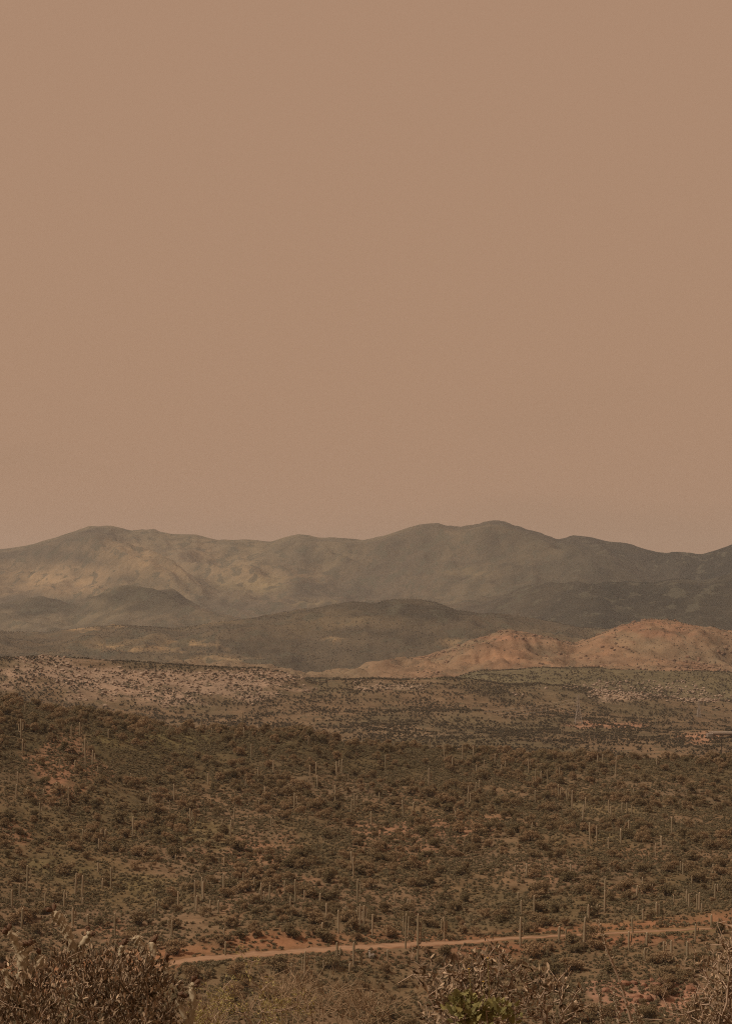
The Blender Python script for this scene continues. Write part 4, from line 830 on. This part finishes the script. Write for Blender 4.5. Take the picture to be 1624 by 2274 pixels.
# cholla cacti behind the left bush
def cholla(label, stems, r, seed):
    g = np.random.default_rng(seed); bv = stems[0][0][0]; b0 = np.array(base_at(bv[0], r)); root = bpy.data.objects.new('cholla_cactus', None); COL.objects.link(root); root.location = b0; tag(root, label, 'cactus', 'cholla cacti in the left bush')
    for path, w, fruit in stems:
        P = np.array([at(x_, y_, r + dr) - b0 for x_, y_, dr in path])
        s = np.linspace(0, 1, len(P)); L = np.linalg.norm(np.diff(P, axis=0), axis=1).sum(); n = max(14, int(L / .007)); q = np.linspace(0, 1, n); C = np.stack([np.interp(q, s, P[:, k]) for k in range(3)], 1); C += .006 * np.stack([np.sin(q * 9 + seed), np.cos(q * 7), 0 * q], 1)
        rad = 1.3 * w * px(r) / 2 * np.where(q > .97, .6, 1) * (1 - .12 * q) * (1 - .12 * np.abs(np.sin(q * L / .11 * np.pi)) ** 8); k = 14
        d = np.gradient(C, axis=0); d /= np.linalg.norm(d, axis=1)[:, None]; u = np.cross(d, (.2, 1, .1)); u /= np.linalg.norm(u, axis=1)[:, None]; w2 = np.cross(d, u); an = np.arange(k) * 2 * np.pi / k
        tub = np.clip(np.cos(an[None] * 5 + q[:, None] * L / .018 * 1.2) * np.cos(q[:, None] * L / .03 * 2 * np.pi + an[None] * 3), 0, 1)
        rr_ = rad[:, None] * (.82 + .34 * tub); rr_[-1] *= .15
        ring = np.cos(an)[None, :, None] * u[:, None] + np.sin(an)[None, :, None] * w2[:, None]; V = C[:, None] + rr_[..., None] * ring
        F = [(i_*k + j_, i_*k + (j_+1) % k, (i_+1)*k + (j_+1) % k, (i_+1)*k + j_) for i_ in range(n-1) for j_ in range(k)]
        sm = obj('stem', mesh('stem', V.reshape(-1, 3), F, M['cholla'], True, tint=np.clip(.2 + .5 * (1 - tub.ravel()) + .2 * g.random(n*k), 0, 1)), root)
        sp = MB(); cand = np.argwhere(tub > .55); 
        for a_, c_ in cand[g.choice(len(cand), min(len(cand), int(L * 2600)))]:
            p_ = V[a_, c_]
            for _ in range(3):
                dd = ring[a_, c_] + g.normal(size=3) * .45 + d[a_] * .3; dd /= np.linalg.norm(dd); e = p_ + dd * g.uniform(.009, .024); sd_ = np.cross(dd, g.normal(size=3)); sd_ = sd_ / np.linalg.norm(sd_) * .0013; sp.add([p_ - sd_, p_ + sd_, e], [(0, 1, 2)], g.random())
        obj('spines', sp.mesh('spines', M['spine']), sm, kind='stuff')
        for _ in range(fruit):
            o_ = C[-1] + g.normal(size=3) * .008; dd = d[-1] + g.normal(size=3) * .6; dd /= np.linalg.norm(dd); b = MB(); b.tube([o_, o_ + dd * .012, o_ + dd * .024, o_ + dd * .03], [.006, .010, .012, .007], 8, .3)
            for z_ in range(9):
                e = o_ + dd * .028 + g.normal(size=3) * .007; b.bar(o_ + dd * .026, e + dd * .01, .003, .0006, 3, g.random())
            obj('fruit', b.mesh('fruit', M['fruit']), sm)
cholla('tall forked cholla cactus rising from the back of the left bush', [([(180, 2250, .1), (172, 2150, .1), (168, 2115, .1), (150, 2070, .1), (133, 2045, .1), (118, 2025, .1)], 19, 2), ([(172, 2150, .1), (180, 2108, .1), (190, 2085, .08), (202, 2068, .05)], 14, 3), ([(172, 2150, .1), (160, 2110, .12), (148, 2075, .15)], 15, 0)], 11.2, 1)
cholla('pale cholla cactus with drooping arm at the left edge of the left bush', [([(60, 2260, 0), (52, 2180, 0), (48, 2120, 0), (46, 2095, 0)], 22, 0), ([(48, 2130, 0), (38, 2092, 0), (30, 2080, 0), (20, 2070, 0)], 13, 3), ([(50, 2150, 0), (60, 2110, 0), (72, 2100, 0)], 13, 2), ([(52, 2190, 0), (85, 2140, 0), (92, 2118, 0)], 15, 1), ([(60, 2230, 0), (20, 2200, 0), (12, 2150, 0)], 13, 2)], 10.9, 2)
cholla('stubby cholla cactus at the right shoulder of the left bush', [([(335, 2260, 0), (328, 2180, 0), (322, 2130, 0), (312, 2095, 0), (303, 2078, 0)], 17, 0), ([(328, 2160, 0), (338, 2120, 0), (342, 2092, 0)], 13, 3), ([(300, 2260, 0), (262, 2140, 0), (276, 2098, 0)], 12, 3), ([(335, 2220, 0), (365, 2170, 0), (372, 2135, 0)], 14, 2)], 11.1, 3)
cholla('small dark cholla cactus standing right of the left bush', [([(424, 2290, 0), (426, 2240, 0), (428, 2200, 0), (430, 2182, 0)], 13, 4), ([(424, 2290, 0), (405, 2250, 0), (396, 2215, 0)], 12, 2)], 10.9, 4)

# ocotillo wands
ob = np.array(base_at(1385, 12.5)); oc = bpy.data.objects.new('ocotillo', None); COL.objects.link(oc); oc.location = ob; tag(oc, 'spindly ocotillo with leaf-clad wands left of the right edge shrub', 'ocotillo')
for path in ([(1405, 2290), (1392, 2235), (1372, 2170), (1352, 2125), (1340, 2090), (1335, 2068), (1325, 2040)], [(1376, 2290), (1372, 2260), (1366, 2225), (1362, 2200)], [(1334, 2290), (1333, 2250), (1331, 2215), (1330, 2195)], [(1425, 2290), (1416, 2255), (1408, 2230)]):
    P = [np.array((0, 0, 0))] + [at(x_, y_, 12.5) - ob for x_, y_ in path]; P = np.array(P); s = np.linspace(0, 1, len(P)); q = np.linspace(0, 1, 120); C = np.stack([np.interp(q, s, P[:, k]) for k in range(3)], 1)
    C = np.stack([np.convolve(np.pad(C[:, k], 6, mode='edge'), np.ones(13) / 13, 'valid') for k in range(3)], 1); b = MB(); b.tube(C, .009 - .006 * q, 7, .5); sm = obj('stem', b.mesh('stem', M['twig']), oc)
    g2 = np.random.default_rng(int(path[0][0])); n = 420; k = g2.integers(18, 120, n); D = g2.normal(size=(n, 3)) + np.array((0, 0, .7)); obj('leaves', leaf_mass('leaves', C[k] + g2.normal(size=(n, 3)) * .004, D, g2.uniform(.009, .020, n) * (1.15 - .5 * k / 120), g2.random(n), 'oval', 'oleaf', g2), sm, kind='stuff')
